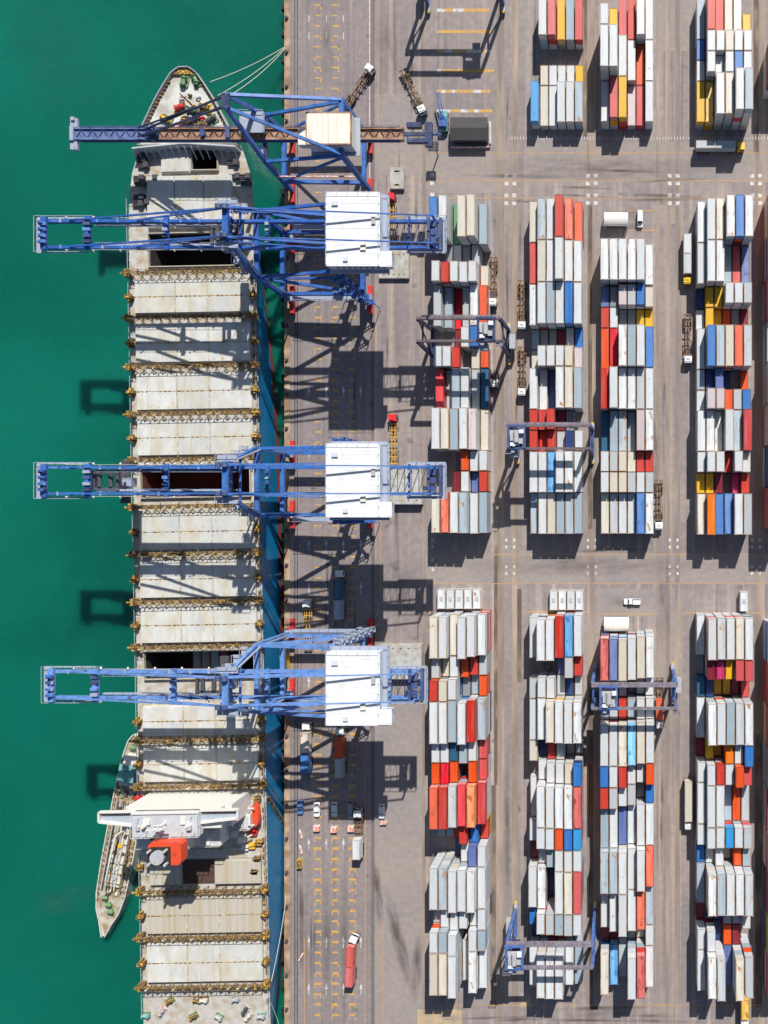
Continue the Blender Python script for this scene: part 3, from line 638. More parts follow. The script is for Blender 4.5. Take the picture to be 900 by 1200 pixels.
def bridge(py):
    y = sy(py, 12.5); g = MB()
    g.box(-17.6, 17.8, y - .45, y + .45, 12.7, 12.85)                           # walkway
    for k in range(14):
        x = -17.4 + k * 2.68
        for q in (-.55, .55): g.beam((x, y + q, DK), (x, y + q, 13.9), .18)
        g.beam((x, y + .55, 12.6), (x, y - .55, 12.6), .22); g.beam((x, y - .5, DK + .3), (x + 2.6, y - .5, 12.5), .12)
        if k % 2: g.beam((x, y + .5, 13.2), (x, y + 1.2, 13.1), .16)
        if k % 3 == 0: g.beam((x, y - .5, 13.2), (x, y - 1.2, 13.1), .16)
    for q in (-.55, .55): g.rail([(-17.4, y + q, 12.85), (17.6, y + q, 12.85)], 1.0, .05)
    for s in (-1, 1): g.box(s * 17.6, s * 19.2, y - 1.0, y + 1.0, DK + .01, 12.6)
    o = sp(g, 'lashing_bridge', M['lash'])
    for k in range(13):
        x = -16.1 + k * 2.68 + random.uniform(-.25, .25)
        f = MB(); f.beam((x - .45, y - .65, 13.0), (x + .45, y - .05, 13.0), .48, .45); f.build('twistlock_bin', M['lashyel' if random.random() < .6 else 'cream_bin'], o)
    for s in (-1, 1):
        f = MB(); f.beam((s * 17.2, y, 12.95), (s * 20.0, y, 12.8), .6, .35)
        for q in (-1.0, .5): f.box(s * 18.0, s * 18.9, y + q, y + q + .6, 12.55, 13.0)
        f.build('end_platform', M['lashyel'], o)
for py in BR: bridge(py)
# starboard walkway fittings along the quay side
g = MB()
for py in range(330, 1180, 9):
    if random.random() < .7:
        p = sy(py); x = random.uniform(17.5, 18.2); g.box(x, x + random.uniform(.3, .8), p, p + random.uniform(.4, 1.5), DK + .01, DK + random.uniform(.4, 1.2))
        g.box(18.3, 18.5, p, p + 1.4, DK + .01, DK + 1.0)
sp(g, 'side_fittings', M['lash'])['kind'] = 'stuff'
g = MB(); g.rail([(18.6, sy(215), DK), (18.6, sy(1190), DK)], 1.1, .06); sp(g, 'side_railing', M['steel'])
g = MB(); g.rail([(-18.6, sy(215), DK), (-18.6, sy(1190), DK)], 1.1, .06); sp(g, 'side_railing', M['steel'])
# aft mooring deck
for px, py, a, cs in ((191, 1184, .9, ('barrier', 'steel')), (228, 1190, .5, ('green', 'lashyel')), (257, 1191, -.5, ('green', 'steel')), (288, 1183, 1., ('steel', 'darksteel')), (172, 1189, 0, ('green', 'teal')), (307, 1190, 0, ('teal', 'steel')),
                      (240, 1171, 0, ('lash', 'rope')), (232, 1171, 0, ('lash', 'lashyel')), (277, 1170, .2, ('steel', 'steel')), (200, 1172, .6, ('green', 'lashyel')), (292, 1190, .8, ('steel', 'rope'))):
    winch(px, py, DK, a, cs, .72)
# accommodation block
ZB = 27.0
yf = sy(950.5, ZB)                          # front face
def lx(px, py, z): return S(px, py, z).x
x0 = lx(160, 950, ZB) ; x1 = lx(262, 950, ZB)
ac = MB()
ac.box(-15.2, 14.4, yf - 6.0, yf, DK + .02, 22.4)
ac.box(-13.4, 12.6, yf - 5.5, yf, 22.4, 24.9)
ac.box(-10.6, 7.6, yf - 6.8, yf, 24.9, ZB)
acc = sp(ac, 'accommodation_block', M['ivory'])
wn = MB()
for z in (14.0, 16.3, 18.6):
    for k in range(9): MB().box(-11.8 + k * 2.7, -11.35 + k * 2.7, yf + .002, yf + .03, z + .4, z + .9).build('window', M['housegrey'], acc)
wg = MB()                                                             # bridge wing deck with its rim
wz = 25.15
wl, wr = -20.6, 17.8
wg.prism([(wl, yf - .2), (wr, yf - .2), (wr, yf - 2.6), (7.7, yf - 3.6), (7.7, yf - 5.0), (-10.7, yf - 5.0), (-10.7, yf - 4.2), (wl, yf - 2.9)], wz - .3, wz)
wo = sp(wg, 'bridge_wing', M['wingdeck'])
for side in (([(wl, yf - .2), (-10.6, yf - .2)], [(wl, yf - .2), (wl, yf - 2.9)], [(wl, yf - 2.9), (-10.6, yf - 4.2)]), ([(7.6, yf - .2), (wr, yf - .2)], [(wr, yf - .2), (wr, yf - 2.6)], [(wr, yf - 2.6), (7.6, yf - 3.6)])):
    rm = MB(); rb = MB()
    for (xa, ya_), (xb, yb_) in side: rm.beam((xa, ya_, wz + .55), (xb, yb_, wz + .55), .5, 1.1)
    rm.build('wing_parapet', M['ivory'], wo)
    (xa, ya_), (xb, yb_) = side[0]; rb.box(min(xa, xb) + .3, max(xa, xb) - .3, ya_ - .9, ya_ - .26, wz + .01, wz + .5); rb.build('wing_console', M['brown'], wo)
rf = MB(); rf.box(-10.8, 7.8, yf - 6.9, yf - .05, ZB, ZB + .12); ro = rf.build('bridge_roof', M['shipgrey'], acc)
ant = MB(); ant.box(-10.8, 7.8, yf - .5, yf + .05, ZB + .12, ZB + .5)
ant.build('roof_coaming', M['ivory'], acc)
wsh = MB(); wsh.box(-10.3, 7.3, yf, yf + .04, 25.5, 26.2); wsh.build('bridge_window', M['glass'], acc)
mast = MB(); mast.beam((-1.5, yf - 3.0, ZB + .1), (-1.5, yf - 3.0, ZB + 7), .7, .7, .3, .3); mast.beam((-4, yf - 3, ZB + 5), (1, yf - 3, ZB + 5), .25); mast.beam((-3, yf - 3, ZB + 3.4), (.5, yf - 3, ZB + 3.4), .5, .2)
mast.tube((-2.7, yf - 2.4, ZB + 3.8), (-.2, yf - 2.4, ZB + 3.8), .18); sp(mast, 'radar_mast', M['ivory'])
for xx, yy, hh in ((-8.8, -1.6, 3.), (-6.5, -5.2, 4.), (5.8, -1.4, 3.), (3.2, -5.6, 2.4), (6.6, -5.8, 4.)): MB().tube((xx, yf + yy, ZB + .12), (xx, yf + yy, ZB + hh), .08, 6).build('aerial', M['steel'], acc)
for xx, yy, a_, b_, hh in ((-6.5, -2.6, .9, .7, .8), (3.4, -2.4, .7, 1., .6), (-3.6, -5.4, 1.1, .6, .9), (5.2, -4.2, .6, .6, 1.2), (-9., -4.4, .5, .5, .7)): MB().box(xx - a_, xx + a_, yf + yy - b_, yf + yy + b_, ZB + .12, ZB + hh).build('roof_locker', M[random.choice(('ivory', 'shipgrey', 'steel'))], acc)
g = MB(); g.rail([(-10.7, yf - .6, ZB + .12), (-10.7, yf - 6.8, ZB + .12), (7.7, yf - 6.8, ZB + .12), (7.7, yf - .6, ZB + .12)], 1.0, .05); g.build('roof_railing', M['ivory'], acc)
for xx in (-7.2, 4.9): MB().tube((xx, yf - 3.6, ZB + .12), (xx, yf - 3.6, ZB + 1.5), .75, 12, .5).build('satellite_dome', M['ivory'], acc)
for z_, x_a, x_b in ((22.45, -15.0, 14.2), (15.6, -16.6, -9.0), (19.1, -8.5, 9.2), (14.3, 9.7, 15.4)):
    for k in range(6):
        xx = random.uniform(x_a + .6, x_b - .6); yy = random.uniform(-12.0 if z_ != 22.45 else -5.8, -6.6 if z_ != 22.45 else -5.6); w_ = random.uniform(.25, .7)
        if z_ == 19.1 and -4.6 < xx < 2.6 and yy < -7.6: continue
        MB().box(xx - w_, xx + w_, yf + yy - w_ * .7, yf + yy + w_ * .7, z_ - .1, z_ + random.uniform(.5, 1.3)).build('deck_vent', M[random.choice(('ivory', 'shipgrey', 'steel', 'lash', 'rope'))], acc)
for z_, yy in ((15.55, -14.4), (19.05, -12.7), (14.25, -10.1)):
    g = MB(); g.rail([(-16.6 if z_ < 16 and yy < -12 else (9.6 if z_ < 15 else -8.6), yf + yy, z_), (-9 if z_ < 16 and yy < -12 else (15.5 if z_ < 15 else 9.3), yf + yy, z_)], 1.0, .05); g.build('deck_railing', M['ivory'], acc)
# lower decks behind the house
dk2 = MB(); dk2.box(-16.8, -8.8, yf - 14.5, yf - 6.05, DK + .02, 15.5); dk2.box(-8.7, 9.4, yf - 12.8, yf - 6.05, DK + .02, 19.0); dk2.box(9.5, 15.6, yf - 10.2, yf - 6.05, DK + .02, 14.2)
dk2.box(-6, 2.0, yf - 11.5, yf - 6.05, 19.0, 21.5)
sp(dk2, 'engine_casing', M['ivory'])
for q in ((-16.2, -9.4, yf - 14, yf - 6.4, 15.52), (3.6, 9.1, yf - 12.4, yf - 6.95, 19.02), (9.8, 15.2, yf - 9.8, yf - 6.4, 14.22)): sp(MB().sheet(*q), 'casing_deck', M['shipgrey'])
fu = MB(); fu.prism([(-4.4, yf - 12.4), (-3.6, yf - 13.2), (3.8, yf - 13.2), (4.5, yf - 12.4), (4.5, yf - 7.8), (3.8, yf - 7.0), (-3.6, yf - 7.0), (-4.4, yf - 7.8)], 27.4, 30.6)
fo_ = sp(fu, 'funnel', M['orange'])
ft = MB(); ft.prism([(-4.3, yf - 12.3), (-3.5, yf - 13.1), (1.7, yf - 13.1), (1.7, yf - 8.2), (-3.5, yf - 8.2), (-4.3, yf - 8.8)], 30.6, 30.9)
ft.build('funnel_top', M['black'], fo_)
fl = MB(); fl.prism([(-4.0, yf - 12.2), (-3.4, yf - 12.8), (1.6, yf - 12.8), (2.2, yf - 12.2), (2.2, yf - 8.2), (-4.0, yf - 8.2)], 19.02, 27.4); fl.build('funnel_base', M['ivory'], fo_)
for k, (xx, yy, r, h) in enumerate(((-1.5, -10.8, 1.9, .9), (-3.6, -9.0, .35, 1.4), (.8, -8.9, .4, 1.3), (-3.6, -12.4, .4, 1.4), (.9, -12.5, .4, 1.4))):
    t = MB(); t.tube((xx, yf + yy, 30.9), (xx, yf + yy, 30.9 + h), r, 16); t.build('exhaust_pipe', M['chrome'], fo_)
for (xa, ya_, za), (xb, yb_, zb) in (((-11, -8.5, 15.5), (-5, -6.6, 23)), ((-13.5, -9.5, 15.5), (-9, -8, 21)), ((-2, -8, 21.5), (3.5, -6.2, 25)), ((10.5, -11.8, 11), (15, -8.5, 16)), ((12.5, -13.5, 11), (15.5, -12.2, 13))):
    cr = MB(); cr.beam((xa, yf + ya_, za), (xa, yf + ya_, za + 2.5), .8); cr.beam((xa, yf + ya_, za + 2.5), (xb, yf + yb_, zb), .55, .6, .3, .35); cr.box(xa - .9, xa + .9, yf + ya_ - .9, yf + ya_ + .9, za + 1.2, za + 2.7); sp(cr, 'deck_crane', M['ivory'])
# side decks around the house
lb = MB(); p = S(299, 955, 14); L_ = 3.4
secs = [(-L_, .25, .5), (-L_ * .7, 1.0, .1), (0, 1.25, 0), (L_ * .7, 1.0, .1), (L_, .25, .5)]
for (ya, wa, za), (yb, wb, zb) in zip(secs, secs[1:]):
    ring = lambda y, w, zq: [(p.x - w, p.y + y, 13.0), (p.x - w * .7, p.y + y, 12.2 + zq), (p.x + w * .7, p.y + y, 12.2 + zq), (p.x + w, p.y + y, 13.0), (p.x + w * .75, p.y + y, 14.0), (p.x - w * .75, p.y + y, 14.0)]
    lb.add(ring(ya, wa, za) + ring(yb, wb, zb), [(k, (k + 1) % 6, 6 + (k + 1) % 6, 6 + k) for k in range(6)] + [(5, 4, 3, 2, 1, 0), (6, 7, 8, 9, 10, 11)])
lbo = sp(lb, 'lifeboat', M['orange'])
dv = MB()
for q in (-2.4, 2.4): dv.beam((p.x - 1.9, p.y + q, DK), (p.x - 1.5, p.y + q, 15.2), .3); dv.beam((p.x - 1.5, p.y + q, 15.2), (p.x + .4, p.y + q, 15.4), .3)
sp(dv, 'davit', M['ivory'])
for px, py, c in ((299, 974, 'cabred'), (297, 990, 'yellow'), (305, 986, 'lashyel'), (289, 992, 'ivory'), (303, 935, 'lash'), (166, 945, 'ivory'), (164, 935, 'red'), (170, 990, 'ivory'), (303, 1005, 'lash'), (300, 1020, 'lashyel'), (166, 1015, 'lashyel')):
    g = MB(); p = S(px, py, DK); g.box(p.x - .9, p.x + .9, p.y - .8, p.y + .8, DK + .01, DK + 1.2); g.beam((p.x - 1.2, p.y, DK + 1.3), (p.x + 1.3, p.y + .5, DK + 1.5), .35); sp(g, 'deck_locker', M[c])
# aft bay with tall open bulkhead (recess with the funnel's shade in its brown) behind the funnel
ya = sy(1009, 11.7); yb = sy(1037, 11.7)
for x0_, x1_ in ((-15.5, -6.2), (3.6, 17.2)): cover(ya, yb, x0_, x1_, 'rusthatch')
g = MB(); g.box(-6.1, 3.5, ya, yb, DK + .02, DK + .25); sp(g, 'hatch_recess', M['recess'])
g = MB(); g.box(-16.5, 17, ya + .4, ya + 3.2, DK + .02, DK + .3); sp(g, 'aft_walkway', M['deck'])
# gangway
g = MB(); a = S(314, 934, DK); b = Rinv @ (W(331, 962, .3) - Vector((CX, 0, 0)))
g.beam(a, b, .9, .2); g.rail([a, b], .9, .05); sp(g, 'gangway', M['lashyel'])
# boxes inside the open holds
HG = 'containers down in the open holds'
M3 = Matrix.Rotation(TH, 3, 'Z')
def hold_box(lxx, ly, z, c, lab):
    v = M3 @ Vector((lxx, ly, 0)); container(v.x + CX, v.y, z, c, 40, lab, HG, rz=TH if abs(TH) > .01 else TH)
hy = sy(779) 
for n, (xx, z, c, lab) in enumerate(((-3.6, 3.0, 'G', 'grey container deep in the ship hold beside the third quay crane boom, first of four'), (-.9, 3.0, 'G', 'grey container deep in the ship hold, second of four in the row'),
                                     (1.8, 3.0, 'L', 'light blue-grey container deep in the ship hold, third of four in the row'), (4.6, 3., 'M', 'maroon container at the quay end of the row deep in the ship hold'))):
    hold_box(xx, hy - .3, z, c, lab)

# ------------------------------------------------------------------ bunker barge alongside
b0 = W(166, 862, -1); b1 = W(122, 1097, -1)
bd = (b1 - b0); bl = bd.length; ang = math.atan2(bd.y, bd.x)
br = thing('bunker_barge', (b0.x, b0.y, 0), 'narrow pale bunker barge lying along the seaward side of the big ship', 'barge', rz=ang)
bh = MB()
prof = [(0, 2.4), (2, 3.6), (8, 4.5), (20, 4.9), (40, 4.9), (50, 4.6), (55, 3.7), (58.5, 2.2), (bl, .6)]
outl = [(x, -w) for x, w in prof] + [(x, w) for x, w in reversed(prof)]
bh.prism(outl, -5, -1.0); bh.build('hull', M['bargehull'], br)
g = MB(); inn = [(x + (.5 if k == 0 else (-.7 if k == len(prof) - 1 else 0)), w - .45 if w > .6 else .1) for k, (x, w) in enumerate(prof)]
g.prism([(x, -w) for x, w in inn] + [(x, w) for x, w in reversed(inn)], -1.0, -.85); g.build('deck', M['barge'], br)
g = MB()
for (xa, wa), (xb, wb) in zip(prof, prof[1:]):
    for s in (-1, 1): g.beam((xa, s * (wa - .15), -.6), (xb, s * (wb - .15), -.6), .3, .8)
g.build('bulwark', M['bargehull'], br)
g = MB()
for k in range(26):
    for s in (-1, 1): g.box(8 + k * 1.75, 8.7 + k * 1.75, s * 3.75, s * 4.3, -.85, -.45)
g.build('deck_posts', M['lash'], br)
g = MB(); g.box(22, 47, -2.3, 2.3, -.85, .1); g.build('tank_trunk', M['bargehull'], br)
for yy, c in ((-1.7, 'steel'), (-.8, 'lashyel'), (.2, 'steel'), (1.1, 'rope'), (2.9, 'lash'), (-3.0, 'steel')):
    g = MB(); g.tube((20, yy, .45), (48, yy, .45), .22, 6); g.build('pipe', M[c], br)
for k in range(5):
    g = MB(); g.tube((24 + k * 5, .6, .1), (24 + k * 5, .6, .75), .7, 10); g.build('tank_lid', M['yellow' if k == 2 else 'steel'], br)
for k in range(46):
    x = random.uniform(17, 54); yy = random.choice((-1, 1)) * random.uniform(.2, 3.6) * (1 if x < 48 else .6); w_ = random.uniform(.15, .5); g = MB(); z_ = .1 if 22 < x < 47 and abs(yy) < 2.2 else -.86
    g.box(x - w_, x + w_, yy - w_, yy + w_, z_, z_ + random.uniform(.4, 1.1)); g.build('deck_fitting', M[random.choice(('lash', 'darksteel', 'lashyel', 'green', 'steel', 'ivory', 'rope'))], br)
for k in range(9): x = 21 + k * 3.1; MB().beam((x, -3.6, .5), (x, 3.6, .5), .12).build('pipe_support', M['lash'], br)
g = MB(); g.beam((30, 0, .4), (30, 0, 3), .5); g.beam((30, 0, 3), (44, -.8, 2.6), .45, .45, .25, .25); g.build('hose_crane', M['ivory'], br)
g = MB(); g.box(6, 15, -2.6, 3.0, -.85, 1.8); g.box(8, 13, -2.0, 2.6, 1.8, 4.0); g.build('wheelhouse', M['ivory'], br)
g = MB(); g.box(7.7, 13.3, -2.2, 2.8, 4.0, 4.2); g.tube((9, 0, 4.2), (9, 0, 5.8), .5, 8); g.build('wheelhouse_roof', M['teal'], br)
for x, y in ((53, 0), (55, 1), (51, -1.5), (3, 1), (4, -1.5)):
    g = MB(); g.box(x - .8, x + .8, y - .4, y + .4, -.85, -.1); g.tube((x, y - .9, -.1), (x, y + .9, -.1), .5, 8); g.build('winch', M['green'], br)

# ------------------------------------------------------------------ quay cranes
RX = -102.6; GA = 23.9
def crane(Y, bm, label, tail=-49., tipx=-157.6, zg=33., za=42.6, trolley=-128., group='blue quay cranes', lattice='crane_blue'):
    r = thing('quay_crane', (RX, Y, 0), label, 'crane', group)
    B = M[bm]; hw = 9.2; gy = 3.5
    def part(mb, name, m=None, parent=None): return mb.build(name, m or B, parent or r)
    for X in (0, GA):
        for s in (-1, 1):
            top = 26. if X == 0 else 33.6
            lg = part(MB().beam((X, s * hw, 2.2), (X, s * hw, top), 1.25, 1.2), 'leg')
            bo = MB(); bo.box(X - .6, X + .6, s * hw - 4.2, s * hw + 4.2, .9, 2.2); bo.box(X - .5, X + .5, s * hw - 1.6, s * hw + 1.6, 2.2, 3.2)
            bgy = part(bo, 'bogie', M['red'])
            wl_ = MB()
            for k in range(8): yy = s * hw - 3.9 + k * 1.11; wl_.tube((X - .35, yy, .45), (X + .35, yy, .45), .43, 10)
            part(wl_, 'wheels', M['darksteel'], bgy)
            g = MB(); g.box(X - 1.2, X + 1.2, s * hw - 1.0, s * hw + 1.0, 3.25, 4.6); part(g, 'cabinet', M['walk'], lg)
    for X, z, w in ((0, 8.5, 1.5), (GA, 8.5, 1.5), (0, 25.2, 1.5), (GA, 31.0, 1.3)):
        part(MB().beam((X, -hw, z), (X, hw, z), w * .8, 1.3), 'cross_beam')
    for s in (-1, 1):
        part(MB().beam((.7, s * hw, 8.3), (GA - .7, s * hw, 8.3), 1.0, 1.3), 'portal_beam')
        wk = MB(); wk.box(3, GA - 2, s * (hw + .75), s * (hw + 2.1), 8.6, 8.75); wk.rail([(3, s * (hw + 2.05), 8.7), (GA - 2, s * (hw + 2.05), 8.7)]); part(wk, 'walkway', M['walk'])
        part(MB().beam((.6, s * hw, 25.6), (GA - .6, s * hw, 31.), .8, .8), 'upper_tie')
        part(MB().beam((.6, s * hw, 24.2), (GA - .6, s * hw, 24.8), .55, .55), 'lower_tie')
        part(MB().beam((.6, s * hw, 24.8), (GA * .5, s * hw, 28.), .4, .4), 'lattice_brace')
        part(MB().beam((.6, s * hw, 25.), (GA - .6, s * hw, 9.6), .8, .8), 'diagonal_brace')
        part(MB().beam((0, s * hw, 26.), (-.3, s * 3.7, za), 1.05, 1.05, .75, .75), 'apex_leg')
        for q, zz in enumerate((29., 33.5, 38.)):
            f = (zz - 26) / (za - 26); yy = s * (hw + (3.7 - hw) * f); pf = MB()
            pf.box(-2.6, -.7, yy - 1.3, yy + 1.3, zz, zz + .1); pf.rail([(-.7, yy + 1.3, zz), (-2.6, yy + 1.3, zz), (-2.6, yy - 1.3, zz), (-.7, yy - 1.3, zz)], 1.1, .06)
            pf.beam((-1.7, yy - .9, zz), (-1.7, yy + .9 - s * 1.6, zz + 4.0), .55, .12); part(pf, 'stair_landing', M['walk'])
        part(MB().beam((-.2, s * 3.7, za - .5), (-4.5, s * 3.5, zg + .9), .55, .55), 'hinge_strut')
        part(MB().beam((-.2, s * 6.0, 34.6), (-.2, -s * 6.0 + s * 6.0, 34.6), .5, .5), 'apex_brace')
        part(MB().beam((0, s * 3.8, za), (GA - .2, s * 3.7, 37.2), .65, .7), 'backstay')
        part(MB().beam((.3, s * 3.9, za - 3.2), (GA - .6, s * 4.6, 35.6), .3, .3), 'backstay_cable')
        part(MB().beam((0, s * 3.7, za), (tail - RX - 2.2, s * 3.6, 37.4), .30, .36), 'rear_stay')
        part(MB().beam((tail - RX - 2.2, s * 3.6, zg + .8), (tail - RX - 2.2, s * 3.6, 37.6), .5, .5), 'tail_post')
        part(MB().beam((GA - .2, s * 3.7, 36.6), (GA - .2, s * hw, 33.4), .8, .8), 'top_brace')
        for bx in (-43., -28.): 
            part(MB().beam((-.4, s * 3.6, za), (bx if bx > -40 else -46., s * gy, zg + 1.2), .40, .5), 'forestay')
        # stairs zigzag beside the landside leg
        st_ = MB(); z = 3.; k = 0
        while z < 31:
            xa, xb = (GA - 1.0, GA + 2.2) if k % 2 == 0 else (GA + 2.2, GA - 1.0)
            y_ = s * (hw + 1.6)
            st_.beam((xa, y_ - .5, z), (xb, y_ - .5, z + 2.6), .18, .3); st_.beam((xa, y_ + .5, z), (xb, y_ + .5, z + 2.6), .18, .3)
            for q in range(6): st_.beam((xa + (xb - xa) * q / 6, y_ - .5, z + 2.6 * q / 6), (xa + (xb - xa) * q / 6, y_ + .5, z + 2.6 * q / 6), .28, .08)
            st_.box(xb - .6, xb + .6, y_ - .9, y_ + .9, z + 2.55, z + 2.63)
            st_.rail([(xb - .6, y_ + s * .88, z + 2.6), (xb + .6, y_ + s * .88, z + 2.6)], 1.0, .05)
            z += 2.6; k += 1
        for xx in (GA - 1.3, GA + 2.6): st_.beam((xx, s * (hw + 2.4), .3), (xx, s * (hw + 2.4), 33), .2); 
        part(st_, 'stair_tower', M[lattice])
        lad = MB()                                                 # ladder up the waterside apex
        lad.beam((1.3, s * hw, 9), (1.3, s * hw, 26), .5, .25); lad.beam((1.2, s * 8.8, 26), (1.0, s * 4.6, za - 1), .5, .25); part(lad, 'ladder', M['walk'])
    t0, t1 = tipx - RX, tail - RX
    for s in (-1, 1):
        bo = part(MB().box(t0 + 1.2, -1.0, s * gy - .38, s * gy + .38, zg - .8, zg + .8), 'boom_girder')
        wk = MB(); wk.box(t0 + 15.2, -1.0, s * gy - s * .95 - .28, s * gy - s * .95 + .28, zg - .35, zg - .25)
        wk.rail([(t0 + 15.5, s * gy - s * 1.2, zg - .25), (-1, s * gy - s * 1.2, zg - .25)], 1., .04); wk.build('walkway', M['walk'], bo)
        for k in range(9):
            x = t0 + 6 + k * 5.4 + random.uniform(-.8, .8); MB().box(x, x + random.uniform(.3, .7), s * gy - .5, s * gy + .5, zg + .8, zg + 1.05).build('girder_fitting', M[random.choice(('walk', 'gantry_blue', 'crane_blue_pale'))], bo)
        part(MB().box(-1.0, t1 - 1.5, s * gy - .38, s * gy + .38, zg - .8, zg + .8), 'main_girder')
        ln_ = MB(); n_ = 9
        for k in range(n_):
            xa = t0 + 15 + k * (-18.5 - t0) / n_ * 1.0; xb = xa + (-18.5 - t0) / n_; ya = s * (gy - .4); yb = s * (gy - .8)
            ln_.beam((xa, ya, zg - .75), (xb, yb, zg - .75), .1); ln_.beam((xb, yb, zg - .75), (xb, ya, zg - .75), .1); ln_.beam((xa, yb, zg - .75), (xb, yb, zg - .75), .1)
        ln_.build('lattice_girder', M['gantry_blue'], bo)
        fl_ = MB()
        for k in range(7): fl_.tube((t0 + 8 + k * 7.2, s * (gy + .75), zg + .9), (t0 + 8 + k * 7.2, s * (gy + 1.15), zg + .6), .22, 6)
        for k in range(6): fl_.beam((t0 + 8 + k * 7.2, s * (gy + .75), zg + .8), (t0 + 15.2 + k * 7.2, s * (gy + .75), zg + .8), .06)
        fl_.build('floodlights', M['roofcream'], bo)
    for xq, w in ((t0 + 2.4, 1.5), (t0 + 14.2, 1.5), (t0 + 35., 1.1), (-3.2, 1.1), (7, .7), (t1 - 9, .45)):
        g = MB(); g.box(xq - w / 2, xq + w / 2, -gy - .9, gy + .9, zg + .82, zg + 1.7); g.box(xq - w * .3, xq + w * .3, -1.0, 1.1, zg + 1.7, zg + 2.1); part(g, 'boom_tie')
        for yy in (-2.4, -.9, .8, 2.3): MB().box(xq - w * .62, xq + w * .62, yy - .4, yy + .4, zg + 1.702, zg + 2.3).build('sheave_box', M[random.choice(('walk', 'crane_blue_pale', 'gantry_blue', 'gantry_navy'))], r)
    tp = MB(); tp.rail([(t0 - .6, -gy - 1.3, zg - .2), (t0 - .6, gy + 1.3, zg - .2), (t0 + 15., gy + 1.3, zg - .2)], 1.1, .06); tp.rail([(t0 - .6, -gy - 1.3, zg - .2), (t0 + 15., -gy - 1.3, zg - .2)], 1.1, .06)
    tp.box(t0 - .7, t0 + 1.1, -gy - 1.3, gy + 1.3, zg - .3, zg - .2); tp.box(t0 + 1.1, t0 + 13.2, gy + .9, gy + 1.3, zg - .3, zg - .2); tp.box(t0 + 1.1, t0 + 13.2, -gy - 1.3, -gy - .9, zg - .3, zg - .2)
    part(tp, 'tip_platform', M['walk'])
    g = MB()
    for yy in (-2.6, -.9, .9, 2.6): g.tube((t0 + 2.2, yy - .3, zg + 2.), (t0 + 2.2, yy + .3, zg + 2.), .8, 10)
    part(g, 'sheaves', M['crane_blue'])
    ap = MB(); ap.box(-3.4, 2.2, -4.8, 4.8, za + .3, za + .42); ap.rail([(-3.4, -4.8, za + .4), (2.2, -4.8, za + .4), (2.2, 4.8, za + .4), (-3.4, 4.8, za + .4), (-3.4, -4.8, za + .4)], 1.1, .06)
    ap2 = MB(); ap2.box(-1.0, .5, -4.6, 4.6, za - .7, za + .2)
    apx = part(ap2, 'apex_beam'); 
    for s in (-1, 1):
        ap3 = MB(); y_ = s * 5.4; ap3.box(-3.0, 2.4, y_ - .8, y_ + .8, za - 1.4, za - 1.28); ap3.rail([(-3.0, y_ + s * .8, za - 1.3), (2.4, y_ + s * .8, za - 1.3)], 1.1, .06); ap3.rail([(-3.0, y_ - .8, za - 1.3), (-3.0, y_ + .8, za - 1.3)], 1.1, .06)
        ap3.build('apex_platform', M['walk'], apx)
        for q in (-1.6, 0.): MB().tube((q, s * 3.1, za + .95), (q, s * 4.2, za + .95), .75, 10).build('sheave', M['gantry_blue'], apx)
    # machinery house
    hx0, hx1 = -78.7 - RX, -65.0 - RX; hz0, hz1 = 34.0, 37.4
    hm = MB(); hm.box(hx0, hx1, -9.6, 9.4, hz0, hz1); hm.box(hx1, hx1 + 3.0, -9.6, -5.9, hz0, hz1 - .5)
    ho = part(hm, 'machinery_house', M['housegrey'])
    for k in range(5): yy = -6.5 + k * 3.3; MB().box(hx0 - .15, hx1 + .15, yy - .06, yy + .06, hz1 + .302, hz1 + .34).build('roof_seam', M['roofwhite'], ho)
    for xx, yy, a_, b_, m_ in ((hx0 + 2.2, 6.6, .8, .6, 'housegrey'), (hx0 + 9.6, -4.8, .7, .9, 'roofcream'), (hx0 + 5.0, -8.0, .6, .6, 'housegrey'), (hx1 - 1.4, 2.0, .5, .9, 'steel')): MB().box(xx - a_, xx + a_, yy - b_, yy + b_, hz1 + .302, hz1 + .75).build('roof_hatch', M[m_], ho)
    rr = MB(); rr.rail([(hx0, -9.6, hz1 + .3), (hx1, -9.6, hz1 + .3), (hx1, 9.4, hz1 + .3), (hx0, 9.4, hz1 + .3), (hx0, -9.6, hz1 + .3)], .9, .035); rr.build('roof_railing', M['housegrey'], ho)
    rf = MB(); rf.box(hx0 - .2, hx1 + .2, -9.8, 9.6, hz1 + .002, hz1 + .3); rf.box(hx1 + .2, hx1 + 3.2, -9.8, -5.7, hz1 - .498, hz1 - .2); rf.build('roof', M['roofwhite'], ho)
    wn_ = MB()
    for k in range(9): wn_.box(hx0 + 2 + k * 1.5, hx0 + 2.8 + k * 1.5, -9.66, -9.6, hz0 + 1.2, hz0 + 2.2)
    wn_.build('vent_louvre', M['charcoal'], ho)
    hp = MB(); hp.box(hx0 - .6, hx1 + 1.6, -10.6, 10.4, hz0 - .4, hz0 - .01); hp.rail([(hx0, -10.5, hz0 - .1), (hx1 + 1.5, -10.5, hz0 - .1), (hx1 + 1.5, 10.3, hz0 - .1), (hx0, 10.3, hz0 - .1)], 1.1, .05)
    part(hp, 'house_platform', M['walk'])
    # tail
    tl = MB(); tl.box(t1 - 4.3, t1 - 3.5, -gy - .8, gy + .8, zg + .82, zg + 1.4); tl.box(t1 - 1.2, t1 - .5, -gy - .8, gy + .8, zg - .8, zg + .9)
    for yy in (-2.2, 0, 2.2): tl.tube((t1 - 2.6, yy - .8, zg + 1.6), (t1 - 2.6, yy + .8, zg + 1.6), .9, 10)
    part(tl, 'tail_winch', M['gantry_blue'])
    tb = MB()
